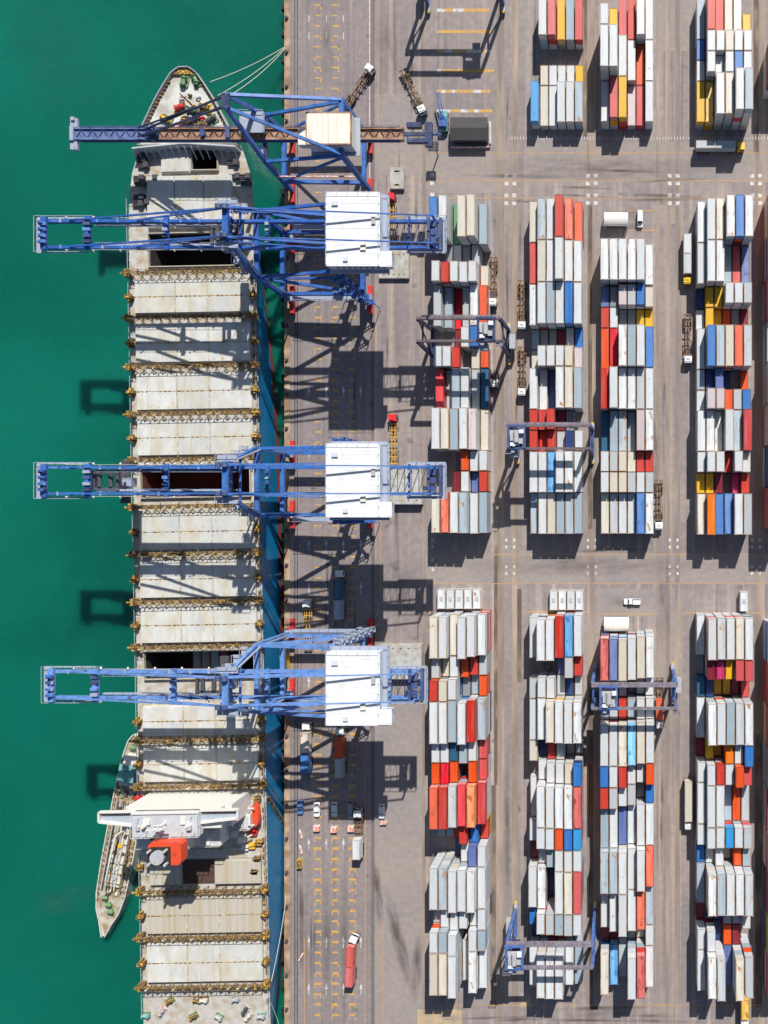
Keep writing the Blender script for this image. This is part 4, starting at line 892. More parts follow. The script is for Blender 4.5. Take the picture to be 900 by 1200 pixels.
    for k in range(5): xa = hx1 + 1.5 + k * 1.9; tb.beam((xa, -gy + .4, zg - .5), (xa + 1.9, gy - .4, zg - .5), .14); tb.beam((xa, -gy + .4, zg - .5), (xa, gy - .4, zg - .5), .14)
    part(tb, 'tail_lattice', M['gantry_navy'])
    for q in range(4): MB().tube((t1 - 4.9 + q * .9, -2.6 + q * 1.5, zg + 1.0), (t1 - 4.9 + q * .9, -1.5 + q * 1.5, zg + 1.0), .5, 10).build('tail_drum', M['gantry_navy'], r)
    tp = MB(); tp.rail([(t1 - 10, gy + 1.4, zg - .2), (t1 + .6, gy + 1.4, zg - .2), (t1 + .6, -gy - 1.4, zg - .2), (t1 - 10, -gy - 1.4, zg - .2)], 1.1, .06)
    tp.box(t1 - .35, t1 + .6, -gy - 1.4, gy + 1.4, zg - .3, zg - .2); tp.box(t1 - 10, t1 - .4, gy + .6, gy + 1.4, zg - .3, zg - .2); tp.box(t1 - 10, t1 - .4, -gy - 1.4, -gy - .6, zg - .3, zg - .2); part(tp, 'tail_platform', M['walk'])
    # trolley, operator cab and hoist ropes
    tx = trolley - RX
    tr = MB(); 
    for q in (-3.2, 3.2): tr.beam((tx + q, -2.7, zg - .3), (tx + q, 2.7, zg - .3), .7, .9)
    for q in (-2.0, 2.0): tr.beam((tx - 3.2, q, zg - .2), (tx + 3.2, q, zg - .2), .5, .8)
    for q in (-1.5, 1.5): tr.tube((tx + q, -1.6, zg + .2), (tx + q, 1.6, zg + .2), .6, 10)
    to = part(tr, 'trolley', M['darksteel'])
    g = MB(); g.box(tx + 3.8, tx + 6.2, -1.6, .8, zg - 3.6, zg - 1.0); g.box(tx + 4.4, tx + 5.0, -.6, 0, zg - 1.0, zg - .3); g.build('operator_cab', M['walk'], to)
    g = MB(); g.box(tx - 1.2, tx + 1.2, -6.0, 6.0, zg - 9, zg - 8.3); g.box(tx - .7, tx + .7, -1.6, 1.6, zg - 8.3, zg - 7.2); 
    for q in (-1, 1): 
        for w_ in (-.5, .5): g.beam((tx + w_, q * 1.3, zg - 7.3), (tx + w_, q * 1.3, zg - .3), .09)
    g.build('spreader', M['darksteel'], to)
    return r
crane(74.2, 'crane_blue_deep', 'deep blue quay crane with white house roof, second from the bow of the ship', trolley=-108)
crane(8.4, 'crane_blue', 'blue quay crane midway along the ship, its trolley over an open red hold', trolley=-139.6)
crane(-46.1, 'crane_blue_pale', 'pale blue quay crane next to the bridge of the ship', tail=-54., tipx=-155.6, trolley=-112, lattice='walk')

# older small crane at the bow
r0 = thing('quay_crane', (RX, 106, 0), 'older quay crane with rust brown boom and cream house, at the bow of the ship', 'crane')
def p0(mb, name, m='crane_blue', parent=None): return mb.build(name, M[m], parent or r0)
zb = 22.5
for X in (0, GA):
    for s in (-1, 1):
        p0(MB().beam((X, s * 7.5, 2.0), (X - (0 if X else 0), s * (7.5 if X else 6.5), 27. if X else 20), 1.3, 1.2), 'leg')
        bo = MB(); bo.box(X - .6, X + .6, s * 7.5 - 3.6, s * 7.5 + 3.6, .8, 2.0); bgy = p0(bo, 'bogie', 'red')
        w_ = MB()
        for k in range(6): yy = s * 7.5 - 3.1 + k * 1.24; w_.tube((X - .3, yy, .42), (X + .3, yy, .42), .4, 10)
        w_.build('wheels', M['darksteel'], bgy)
for s in (-1, 1):
    p0(MB().beam((0, s * 6.5, 20), (-1., s * 1.6, 41), 1.2, 1.2, .9, .9), 'apex_leg')
    p0(MB().beam((-1., s * 1.6, 41), (GA, s * 7.5, 27.), .8, .8), 'backstay')
    p0(MB().beam((0, s * 6.6, 20), (GA, s * 7.5, 26.), .8, .8), 'upper_tie')
    p0(MB().beam((.6, s * 7.2, 7.5), (GA - .6, s * 7.5, 7.5), 1.0, 1.1), 'portal_beam')
    p0(MB().beam((0, s * 7.2, 8), (GA, s * 7.5, 25), .6, .6), 'diagonal_brace')
    p0(MB().beam((-1.2, s * 1.3, 41), (-32., s * .9, zb + 1.1), .36, .5), 'forestay', 'gantry_navy')
    p0(MB().beam((-1.2, s * 1.3, 40.5), (-34., s * 1.2, zb + 1.3), .3, .4), 'forestay', 'gantry_navy')
for X, z in ((0, 7.5), (0, 20), (GA, 7.5), (GA, 26.5)): p0(MB().beam((X, -7.2, z), (X, 7.2, z), 1.1, 1.2), 'cross_beam')
g = MB(); g.box(-1.9, .2, -1.9, 1.9, 40.7, 41.3); p0(g, 'apex_beam', 'gantry_navy')
p0(MB().box(-1.6, .6, -5.6, -3.4, 20.7, 23), 'electrical_box', 'walk')
g = MB(); g.box(-4.5, 2.4, -1.2, 4.6, 26, 26.15); g.rail([(-4.5, 4.6, 26.1), (2.4, 4.6, 26.1), (2.4, -1.2, 26.1)], 1.1, .06); p0(g, 'apex_platform', 'walk')
tx0 = wx(88, zb) - RX; tx1 = wx(178, zb) - RX
g = MB(); g.box(tx1, GA + 16, -1.2, 1.2, zb - .5, zb + .1)
for s in (-1, 1): g.box(tx1, GA + 16, s * 1.2, s * 1.75, zb - 1.0, zb + .7)
bm0 = p0(g, 'boom', 'boombrown')
g = MB()
for k in range(26): x = tx1 + .5 + k * 3.1; g.beam((x, -1.2, zb + .35), (x + 1.5, 1.2, zb + .35), .16); g.beam((x + 1.5, 1.2, zb + .35), (x + 3.1, -1.2, zb + .35), .16)
g.build('lattice', M['darksteel'], bm0)
g = MB(); g.box(tx0, tx1 - .01, -1.2, 1.2, zb - .5, zb + .2)
for s in (-1, 1): g.box(tx0, tx1 - .01, s * 1.2, s * 1.75, zb - 1.0, zb + .7)
bt0 = p0(g, 'boom_tip', 'tip_blue')
g = MB()
for k in range(7): x = tx0 + .5 + k * 3.1; g.beam((x, -1.2, zb + .4), (x + 1.5, 1.2, zb + .4), .16); g.beam((x + 1.5, 1.2, zb + .4), (x + 3.1, -1.2, zb + .4), .16)
g.build('lattice', M['gantry_blue'], bt0)
g = MB(); 
for s in (-1, 1): g.box(tx0 + 2, GA + 15, s * 1.76, s * 2.1, zb - .6, zb + .2); g.rail([(tx0 + 2, s * 2.0, zb + .2), (GA + 15, s * 2.0, zb + .2)], .9, .04)
g.build('walkway', M['gantry_blue'], bm0)
g = MB()
for s in (-1, 1): g.box(tx0 - 1.2, tx0 + .8, s * 1.9, s * 4.4, zb - .5, zb + .3); g.box(tx0 - .8, tx0 + .2, s * 3.6, s * 4.6, zb - .8, zb + .8)
g.box(tx0 - 1.0, tx0 - .02, -2, 2, zb - 1, zb + .9); p0(g, 'tip_platform', 'walk')
g = MB()
for x, w in ((tx1 + 1, 4.6), (-9, 3.2), (-29, 2.6), (-16, 2.0)): g.box(x - .6, x + .6, -w / 2, w / 2, zb + .82, zb + 1.5)
p0(g, 'boom_tie', 'gantry_blue')
hx0 = wx(359, 29) - RX; hx1 = wx(411, 29) - RX; hy0 = wy(169, 29) - 106; hy1 = wy(132, 29) - 106
g = MB(); g.box(hx0, hx1, hy0, hy1, 24.2, 28.8); g.box(hx0 - 3.3, hx0, hy0 + 1, hy1 - 3, 24.2, 26.4); h0 = p0(g, 'machinery_house', 'ivory')
g = MB(); g.box(hx0 + .1, hx1 - .1, hy0 + .1, hy1 - .1, 28.802, 29.1); g.box(hx0 - 3.3, hx0, hy0 + 1, hy1 - 3, 26.402, 26.5); g.build('roof', M['roofcream'], h0)
g = MB(); 
for a_, b_ in (((hx0, hy0), (hx1, hy0)), ((hx0, hy1), (hx1, hy1)), ((hx0, hy0), (hx0, hy1)), ((hx1, hy0), (hx1, hy1))): g.beam((*a_, 28.9), (*b_, 28.9), .35, .5)
g.build('roof_edge', M['boombrown'], h0)
g = MB(); g.box(hx0 - .5, hx1 + 1, hy0 - 1, hy1 + 1, 23.9, 24.19); p0(g, 'house_platform', 'walk')
xe = GA + 16
g = MB(); g.box(xe, xe + 8, -.5, .5, zb - .3, zb + .4); g.box(xe + 1, xe + 7, -2.6, -1.4, zb - .6, zb + .9); g.box(xe + 1, xe + 5, 1.6, 2.9, zb - .6, zb + 1.1); g.box(xe + 6, xe + 8, -3.5, 3.2, zb - .7, zb + .6); p0(g, 'tail_winch', 'gantry_navy')
g = MB(); g.beam((xe + 8, 0, zb), (wx(517, zb) - RX, 0, zb), .55, .6); g.rail([(xe + 8, .4, zb + .2), (wx(517, zb) - RX, .4, zb + .2)], .7, .05); p0(g, 'tail_arm', 'gantry_mid')
g = MB(); g.beam((0, -7.5, 12), (GA, -7.5, 12), .35, .35); p0(g, 'cable_arm', 'barrier')

# ------------------------------------------------------------------ rubber-tyred yard gantries
def gantry(x0, x1, Y, leg, beam_m, label, side='l', zt=21., sp_=3.2, trolley=None, trim='gantry_lilac'):
    r = thing('yard_gantry', ((x0 + x1) / 2, Y, 0), label, 'gantry crane', 'yard gantries over the container rows')
    w = (x1 - x0) / 2; Bm = M[leg]
    def part(mb, name, m=None, parent=None): return mb.build(name, m or Bm, parent or r)
    for s in (-1, 1):
        part(MB().box(-w - .2, w + .2, s * sp_ - .33, s * sp_ + .33, zt - 1.2, zt), 'girder', M[beam_m])
        X = s * w
        for q in (-1, 1):
            part(MB().beam((X, q * sp_ * 1.25, 1.6), (X, q * sp_, zt - 1.2), .85, .85, .95, .95), 'leg')
            bo = MB(); bo.box(X - .55, X + .55, q * sp_ * 1.35 - 1.6, q * sp_ * 1.35 + 1.6, .75, 1.55); bg = part(bo, 'bogie', M['steel'])
            t = MB()
            for e in (-1, 1): t.tube((X - .4, q * sp_ * 1.35 + e * .9, .72), (X + .4, q * sp_ * 1.35 + e * .9, .72), .72, 14)
            part(t, 'tyres', M['black'], bg)
            lm = MB(); lm.box(X - .4, X + .4, q * (sp_ * 1.35 + 1.65), q * (sp_ * 1.35 + 2.0), .8, 1.5); part(lm, 'bumper', M['yellow'], bg)
        part(MB().box(X - .5, X + .5, -sp_ * 1.25, sp_ * 1.25, 1.57, 2.5), 'sill_beam')
        part(MB().beam((X, -sp_ * 1.1, zt - 7), (X, sp_ * 1.1, zt - 7), .4, .6), 'end_tie')
        part(MB().beam((X, -sp_ * 1.2, 3.0), (X, sp_, zt - 2.2), .35, .35), 'diagonal_brace')
    X = -w if side == 'l' else w; o = -1 if side == 'l' else 1
    g = MB(); g.box(X + o * .6, X + o * 2.4, -2.2, 2.2, 2.6, 5.2); part(g, 'power_unit', M['steel'])
    g = MB(); g.box(X - 1.0, X + 1.0, -sp_ - 1.6, -sp_ - .5, zt - .6, zt - .45); g.rail([(X - 1, -sp_ - 1.5, zt - .5), (X + 1, -sp_ - 1.5, zt - .5)], 1.1, .06); g.box(-w, w, sp_ + .4, sp_ + .95, zt - .9, zt - .8); g.rail([(-w, sp_ + .9, zt - .8), (w, sp_ + .9, zt - .8)], 1., .04); part(g, 'walkway', M[trim])
    tx = trolley if trolley is not None else 0
    t = MB(); t.box(tx - 2.8, tx + 2.8, -sp_ - .3, -sp_ + .35, zt + .02, zt + .5); t.box(tx - 2.8, tx + 2.8, sp_ - .35, sp_ + .3, zt + .02, zt + .5)
    t.box(tx - 2.6, tx - 1.9, -sp_, sp_, zt + .1, zt + .7); t.box(tx + 1.9, tx + 2.6, -sp_, sp_, zt + .1, zt + .7)
    to = part(t, 'trolley')
    g = MB(); g.tube((tx, -1.6, zt + 1.1), (tx, 1.6, zt + 1.1), .75, 12); g.box(tx - 1.6, tx - .8, -1.2, 1.0, zt + .5, zt + 1.6); g.box(tx - 1.9, tx + 1.9, -1.9, 1.9, zt + .3, zt + .45); part(g, 'hoist', M['steel'], to)
    g = MB(); g.box(tx + .9, tx + 2.2, .9, 2.0, zt + .5, zt + 1.7); g.box(tx - 1.7, tx - .2, -2.6, -1.6, zt + .45, zt + 1.2); part(g, 'hoist_cover', M['roofwhite'], to)
    g = MB(); g.box(tx - 2.2, tx + .2, -sp_ - 2.3, -sp_ - .5, zt - 3.6, zt - 1.2); g.box(tx - 1.6, tx - .6, -sp_ - 1.2, -sp_ - .3, zt - 1.2, zt + .1); part(g, 'operator_cab', M['walk'], to)
    g = MB(); g.box(tx - 1.2, tx + 1.2, -1.0, 1.0, zt - 3.6, zt - 3.0); g.box(tx - 1.2, tx + 1.2, -3.0, 3.0, zt - 3.9, zt - 3.6)
    for a_ in (-1, 1):
        for b_ in (-.8, .8): g.beam((tx + a_, b_, zt - 3.1), (tx + a_, b_, zt + .3), .1)
    part(g, 'spreader', M['gantry_navy'], to)
    return r
gantry(-59.5, -36.2, 51.6, 'gantry_navy', 'gantry_mauve', 'dark navy yard gantry over the column of stacks behind the quay cranes', 'r', trolley=8.0)
gantry(-33.5, -10.6, 21.2, 'gantry_blue', 'gantry_mauve', 'yard gantry straddling red containers in the second yard column', 'l', trolley=-9.2)
gantry(-9.9, 14.0, -52.4, 'gantry_mid', 'gantry_lilac', 'bright blue yard gantry with a truck lane holding an orange load', 'r', trolley=-7.3)
gantry(-34.2, -9.9, -125.8, 'gantry_mid', 'gantry_lilac', 'lilac-beamed yard gantry at the bottom end of the second yard column', 'l', trolley=-9.8)
gantry(-61.0, -38.0, 159.5, 'gantry_mid', 'gantry_lilac', 'yard gantry over empty striped slots, only its wheels and legs in view', 'l', trolley=9)

# ------------------------------------------------------------------ vehicles
def wheel_pair(mb, y, w=1.0, r=.5):
    for s in (-1, 1): mb.tube((s * (w - .32), y, r), (s * (w + .05), y, r), r, 12)
def wheels_on(parent, y, w=1.15, r=.5):
    for s in (-1, 1): MB().tube((s * (w - .32), y, r), (s * (w + .05), y, r), r, 12).build('wheel', M['black'], parent)
def truck(px, py, ang, cab, label, chas='chassis', bend=0., trailer=True, group='port tractors and trailers'):
    """origin under the trailer's middle; +y is forward"""
    p = W(px, py, 1.3); r = thing('port_truck', (p.x, p.y, 0), label, 'truck', group, rz=ang)
    if trailer:
        g = MB()
        for s in (-1, 1): g.box(s * .35, s * .62, -6.2, 6.2, 1.0, 1.35); 
        for k in range(7): y = -6.1 + k * 2.03; g.box(-1.2, 1.2, y - .16, y + .16, 1.12, 1.42)
        for s in (-1, 1): g.box(s * 1.05, s * 1.22, -6.25, -2.0, 1.1, 1.3); g.box(s * 1.05, s * 1.22, 2.0, 6.2, 1.1, 1.3)
        tr = g.build('trailer_frame', M[chas], r)
        for y in (-5.0, -3.7, -2.4): wheels_on(tr, y)
    g = MB(); 
    for s in (-1, 1): g.box(s * .3, s * .6, -2.8, 2.6, .65, .95)
    g.box(-.7, .7, -1.9, -.6, .95, 1.05); g.box(-1.1, 1.1, 2.2, 2.62, .4, .95)
    tf = g.build('tractor_frame', M['darksteel'], r); tf.location = (0, 6.3, 0); tf.rotation_euler = (0, 0, bend)
    wheels_on(tf, -1.4); wheels_on(tf, 1.6)
    g = MB(); g.prism([(-1.15, .5), (1.15, .5), (1.15, 2.35), (.95, 2.6), (-.95, 2.6), (-1.15, 2.35)], .95, 2.75)
    g.prism([(-1.05, .6), (1.05, .6), (1.05, 2.1), (.9, 2.25), (-.9, 2.25), (-1.05, 2.1)], 2.75, 2.95)
    g.box(-.5, .5, .8, 1.5, 2.95, 3.15)
    cb = g.build('cab', M[cab], r); cb.location = (0, 6.3, 0); cb.rotation_euler = (0, 0, bend)
    g = MB(); g.box(-1.0, 1.0, 2.6, 2.64, 1.7, 2.6)
    for s in (-1, 1): g.box(s * 1.15, s * 1.18, 1.0, 2.2, 1.7, 2.5); g.box(s * 1.2, s * 1.45, 2.2, 2.35, 1.7, 2.3)
    g.build('windscreen', M['glass'], cb)
    return r
def load(r, colr, ln, yoff, label, group='containers riding on trailers'):
    z = 1.425; R_ = Matrix.Rotation(r.rotation_euler.z, 3, 'Z'); v = R_ @ Vector((0, yoff, 0))
    container(r.location.x + v.x, r.location.y + v.y, z, colr, ln, label, group, rz=r.rotation_euler.z if abs(r.rotation_euler.z) > .01 else 1e-9)
pi = math.pi
t = 'white-cabbed tractor with an empty rusty trailer '
truck(480, 99, pi - .42 + .85, 'cabwhite', t + 'turning on the open quay above the cranes') if False else None
truck(482, 103, math.atan2(-52, 25) - pi / 2, 'cabwhite', t + 'slanting towards the dark-roofed shed')
truck(417, 107, math.atan2(25, 17) - pi / 2, 'cabwhite', 'short rusty trailer and white cab pointing up, beside the cream crane house')
truck(578, 325, pi, 'cabwhite', t + 'right of the cream rusty containers')
truck(612, 352, pi, 'cabwhite', t + 'beside second column, upper of two')
truck(612, 430, pi, 'cabwhite', t + 'above the second yard gantry')
truck(772, 586, pi, 'cabwhite', t + 'beside the royal blue container')
truck(806, 392, pi, 'cabwhite', t + 'between the third and fourth columns')
r = truck(805, 300, pi, 'cabyellow', 'yellow-cabbed tractor hauling two white boxes past the fourth column'); load(r, 'W', 20, -3.05, 'rear white box on the trailer with the yellow cab facing down'); load(r, 'w', 20, 3.05, 'front pale grey box on the trailer with the yellow cab facing down')
r = truck(806.5, 936, pi, 'cabwhite', 'white tractor hauling one long cream container past the lower fourth column'); load(r, 'C', 40, 0, 'long cream container on the trailer beside the lower fourth column')
r = truck(838, 173.5, -pi / 2, 'cabyellow', 'yellow-cabbed tractor crossing below the upper fourth column'); load(r, 'w', 20, -3.05, 'pale box on the crosswise trailer, away from its yellow cab'); load(r, 'L', 20, 3.05, 'blue-grey box behind the yellow cab on the crosswise trailer')
r = truck(773, 818, pi, 'cabwhite', 'tractor waiting under the bright blue yard gantry'); load(r, 'O', 20, 3.05, 'orange box on the trailer under the bright blue yard gantry')
r = truck(872, 1166, pi, 'cabwhite', 'white tractor with a yellow load at the foot of the fourth column', 'chassisyellow'); load(r, 'Y', 20, 3.05, 'yellow box on the trailer at the foot of the fourth column')
r = truck(399, 702, 0, 'cabwhite', 'tractor with two boxes in the shade between the second and third blue cranes'); load(r, 'T', 20, 3.05, 'dark teal box in the shade, right behind its white cab'); load(r, 'L', 20, -3.05, 'blue-grey box at the tail of the shaded quay trailer')
truck(361, 737, 0, 'cabwhite', 'empty trailer and white cab on the quay next to the pale blue crane', 'chassisyellow')
r = truck(360.5, 880, 0, 'cabwhite', 'quay tractor hauling a cream and a blue box below the pale blue crane'); load(r, 'C', 20, 3.05, 'cream box on the quay trailer, just behind its white cab'); load(r, 'B', 20, -3.2, 'blue box at the tail of the quay trailer')
r = truck(400, 886, 0, 'cabwhite', 'tractor half hidden by the pale blue crane house, hauling two boxes'); load(r, 'O', 20, 3.05, 'orange-red box coming out from under the pale blue crane house'); load(r, 'w', 20, -3.05, 'grey box behind the orange-red one on the shaded trailer')
r = truck(420.5, 982, 0, 'cabwhite', 'tractor hauling one white box along the quay road'); load(r, 'W', 20, -2.6, 'white box on the quay road trailer below the line of cars')
r = truck(412.5, 1128, -.04, 'cabwhite', 'white tractor turning out with two red boxes on the open quay road', bend=-.35); load(r, 'R', 20, 3.05, 'deep red box right behind the turning white cab'); load(r, 'Q', 20, -3.05, 'pinkish red box at the tail of the turning trailer')
truck(461, 520, 0, 'cabred', 'yellow trailer with a red cab parked above the second blue crane tail', 'chassisyellow')
truck(459, 262, 0, 'cabred', 'yellow trailer with a red cab half under the deep blue crane tail', 'chassisyellow')
truck(580, 420, pi, 'cabwhite', 'white tractor without trailer in shade of the navy yard gantry', trailer=False)
# cars and vans
def car(px, py, ang, m, label, van=False, pick=False):
    p = W(px, py, 1.); r = thing('delivery_van' if van else ('pickup_truck' if pick else 'parked_car'), (p.x, p.y, 0), label, 'van' if van else ('pickup' if pick else 'car'), 'cars and vans in the port', rz=ang)
    w = .9; g = MB(); l = 2.6 if van or pick else 2.2; h0, h1 = (.95, 2.1) if van else (.85, 1.5)
    g.prism([(-w + .12, -l), (w - .12, -l), (w, -l + .25), (w, l - .4), (w - .2, l), (-w + .2, l), (-w, l - .4), (-w, -l + .25)], .35, h0)
    y0, y1 = (-l + .1, l - 1.0) if van else ((-.2, 1.4) if pick else (-l + .4, .9))
    ro = [(-w + .18, y0 + .25), (w - .18, y0 + .25), (w - .18, y1 - .45), (-w + .18, y1 - .45)]; lo = [(-w + .06, y0), (w - .06, y0), (w - .06, y1), (-w + .06, y1)]
    g.add([(x, y, h0) for x, y in lo] + [(x, y, h1) for x, y in ro], [(4, 5, 6, 7), (0, 1, 5, 4), (1, 2, 6, 5), (2, 3, 7, 6), (3, 0, 4, 7)])
    if pick:
        g.box(-w, -w + .12, -l + .05, -.3, h0, h0 + .35); g.box(w - .12, w, -l + .05, -.3, h0, h0 + .35); g.box(-w, w, -l + .05, -l + .17, h0, h0 + .35)
    b = g.build('body', M[m], r)
    k = .02; gl = MB()
    gl.add([(-w + .2, y1 - .04, h0 + .08), (w - .2, y1 - .04, h0 + .08), (w - .3, y1 - .40, h1 - .05), (-w + .3, y1 - .40, h1 - .05)], [(0, 1, 2, 3)])
    gl.v = [(x, y + .05, z + .03) for x, y, z in gl.v]
    gl.add([(-w + .2, y0 + .02, h0 + .08), (w - .2, y0 + .02, h0 + .08), (w - .3, y0 + .2, h1 - .05), (-w + .3, y0 + .2, h1 - .05)], [(3, 2, 1, 0)])
    gl.v = gl.v[:4] + [(x, y - .03, z + .02) for x, y, z in gl.v[4:]]
    gl.build('windscreen', M['glass'], r)
    for yy in (-l + .8, l - .85):
        for s in (-1, 1): t = MB(); t.tube((s * (w - .2), yy, .34), (s * (w + .02), yy, .34), .34, 12); t.build('wheel', M['black'], r)
    return r
car(351.5, 946, pi, 'carblue', 'blue car nearest the kerb in the line across the quay road')
car(371, 949, pi, 'carwhite', 'white car, second from the kerb in the line across the quay road')
car(391.5, 949, pi, 'carwhite', 'white car in the shade, third from the kerb in the line')
car(411, 949, pi, 'cargrey', 'grey van in the shade beside the tractor cab on the quay road', van=True)
car(447, 951, pi, 'carwhite', 'white car outside the quay road, beside a small red barrier')
car(741, 705, pi / 2, 'carwhite', 'white pickup crossways above the lower shelter in the third column', pick=True)
car(750, 256, pi, 'carwhite', 'white van beside the upper barrel-roofed shelter', van=True)
# ------------------------------------------------------------------ yard furniture
def shelter(px0, px1, py0, py1, label):
    z = 3.6; x0, x1 = wx(px0, z), wx(px1, z); y0, y1 = wy(py1, z), wy(py0, z); c = ((x0 + x1) / 2, (y0 + y1) / 2, 0)
    r = thing('barrel_shelter', c, label, 'shelter', 'white barrel-roofed shelters'); w, d = (x1 - x0) / 2, (y1 - y0) / 2
    g = MB(); n = 10; vs = []
    for xx in (-w, w):
        for k in range(n + 1): a = pi * k / n; vs.append((xx, -d * math.cos(a), 2.9 + 1.2 * math.sin(a)))
    g.add(vs, [(k, n + 1 + k, n + 2 + k, k + 1) for k in range(n)] + [tuple(range(n, -1, -1)), tuple(range(n + 1, 2 * n + 2))]); g.build('roof', M['roofcream' if py0 > 500 else 'ivory'], r)
    for k in range(5):
        s_ = MB(); x = -w + .4 + k * (2 * w - .8) / 4
    for sx in (-1, 1):
        for s2 in (-1, 1): g = MB(); g.box(sx * (w - .2) - .1, sx * (w - .2) + .1, s2 * (d - .12) - .1, s2 * (d - .12) + .1, 0, 2.9); g.build('post', M['steel'], r)
    g = MB(); g.box(-w + .4, w - .4, -d + .3, d - .3, .02, 1.4); g.build('cabinet', M['darksteel'], r)
    return r
shelter(708, 736, 248, 264, 'white barrel-roofed shelter at the head of the middle block, third yard column')
shelter(708, 737, 723.5, 740, 'white barrel-roofed shelter at the head of the lower block, third yard column')
r = thing('yard_shed', (wx(552), wy(157), 0), 'low shed with charcoal roof on the road behind the cream crane house', 'shed')
g = MB(); g.box(-5.3, 5.3, -3.0, 3.0, 0, 3.4); g.build('wall', M['darksteel'], r)
g = MB(); g.add([(-5.7, -3.5, 3.4), (5.7, -3.5, 3.4), (5.7, 3.5, 3.4), (-5.7, 3.5, 3.4), (-5.7, 0, 4.1), (5.7, 0, 4.1)], [(0, 1, 5, 4), (2, 3, 4, 5), (3, 0, 4), (1, 2, 5), (3, 2, 1, 0)]); g.build('roof', M['charcoal'], r)
g = MB(); g.box(-6.0, 6.0, -4.4, -4.1, 0, .8); g.build('low_wall', M['barrier'], r)
g = MB(); g.box(5.9, 6.2, -3.4, 3.4, 0, 1.2); g.build('side_rail', M['roofwhite'], r)
r = thing('mobile_crane', (wx(521), wy(143), 0), 'small teal-blue mobile crane with folded lattice jib beside the charcoal shed', 'crane')
g = MB(); g.box(-1.2, 1.2, -3.4, 2.6, .8, 1.7); g.build('carrier', M['teal'], r)
for y in (-2.4, -.6, 1.6): wheels_on(r, y, 1.2, .6)
g = MB(); g.prism([(-1.1, -2.6), (1.1, -2.6), (1.1, .4), (-1.1, .4)], 1.75, 3.0); g.build('operator_cab', M['crane_blue'], r)
g = MB()
for s in (-.45, .45): g.beam((s, -.5, 3.3), (s - 1.2, 7.2, 4.2), .2); g.beam((s, -.5, 2.6), (s - 1.2, 7.2, 3.8), .2)
for k in range(7): g.beam((-.45 - 1.2 * k / 7, -.5 + 7.7 * k / 7, 3.2 + k * .13), (.45 - 1.2 * (k + 1) / 7, -.5 + 7.7 * (k + 1) / 7, 3.3 + k * .13), .14)
g.build('jib', M['crane_blue'], r)
r = thing('light_mast', (wx(513.5), wy(182), 0), 'floodlight mast with square dark head on the road below the charcoal shed', 'light mast')
g = MB(); g.tube((0, 0, 0), (0, 0, 6.), .25, 10, .16); g.build('pole', M['steel'], r)
g = MB(); g.box(-1.4, 1.4, -1.4, 1.4, 6., 6.2); 
for a_ in (-1, 1):
    for b_ in (-1, 0, 1): g.box(a_ * 1.2 - .3, a_ * 1.2 + .3, b_ * .9 - .3, b_ * .9 + .3, 6.2, 6.6)
g.build('lamp_head', M['darksteel'], r)
# hatch covers landed on the quay under the crane tails
def landed(px0, px1, py0, py1, label, n=1):
    z = 1.3 * n; x0, x1 = wx(px0, z), wx(px1, z); y0, y1 = wy(py1, z), wy(py0, z)
    g = MB(); cx, cy = (x0 + x1) / 2, (y0 + y1) / 2; w, d = (x1 - x0) / 2, (y1 - y0) / 2
    for k in range(n): g.box(-w, w, -d, d, .2 + k * 1.3, .2 + k * 1.3 + 1.05); g.box(-w + .3, w - .3, -d + .3, d - .3, k * 1.3, .2 + k * 1.3)
    g.box(-w + .15, w - .15, -d + .15, d - .15, z - .05, z)
    r = thing('landed_hatch_cover', (cx, cy, 0), label, 'hatch cover', 'hatch covers landed on the quay')
    g.build('panel', M['landed'], r)
    f = MB()
    for k in range(5):
        for s in (-1, 1): x = -w + 1.5 + k * (2 * w - 3) / 4; f.box(x - .3, x + .3, s * (d - 1.2) - .15, s * (d - 1.2) + .15, z, z + .12)
    f.build('cone_socket', M['lashyel'], r)
landed(445, 494, 755, 796, 'pale hatch cover landed beside the pale blue crane house', 2)
landed(443, 494, 545, 591, 'pale hatch cover landed under the tail of the middle blue crane', 2)
landed(444, 479, 293, 326, 'pale hatch cover landed under the tail of the deep blue crane', 1)
landed(457, 473, 196, 221, 'small pale panel landed beside the yellow trailer with the red cab', 1)
# yellow generator/walkway box by the pale crane leg, barriers, bollards, fenders, ropes
r = thing('cable_cabin', (wx(336), wy(777), .22), 'tall yellow cable cabin on the quay edge by the pale blue crane', 'cabin')
g = MB(); g.box(-1.0, 1.2, -2.9, 2.9, 0, 2.6); g.box(.2, 1.3, -1.5, 1.5, 2.6, 3.3); g.build('body', M['yellow'], r)
g = MB(); g.box(-.9, -.1, -2.6, 2.6, 2.602, 2.66); g.build('roof', M['roofwhite'], r)
BG = 'salmon barriers across the quay road'
for px, py, lab in ((372, 970, 'salmon barrier block in the sun, nearest the kerb of three in a row'), (392, 971.5, 'salmon barrier block at the shadow edge, middle of three in a row'), (412, 970.5, 'salmon barrier block in the shade by the tractor, last of three'),
                    (450, 964, 'thin salmon barrier outside the quay road by the white car')):
    r = thing('road_barrier', (wx(px), wy(py), 0), lab, 'barrier', BG); g = MB(); h = .8 if px != 450 else .3
    g.box(-.95, .95, -h, h, .1, 1.0); g.build('panel', M['barrier'], r)
    g = MB(); 
    for s in (-.6, .6): g.box(s - .15, s + .15, -h - .2, h + .2, 0, .1)
    g.build('foot', M['roofwhite'], r)
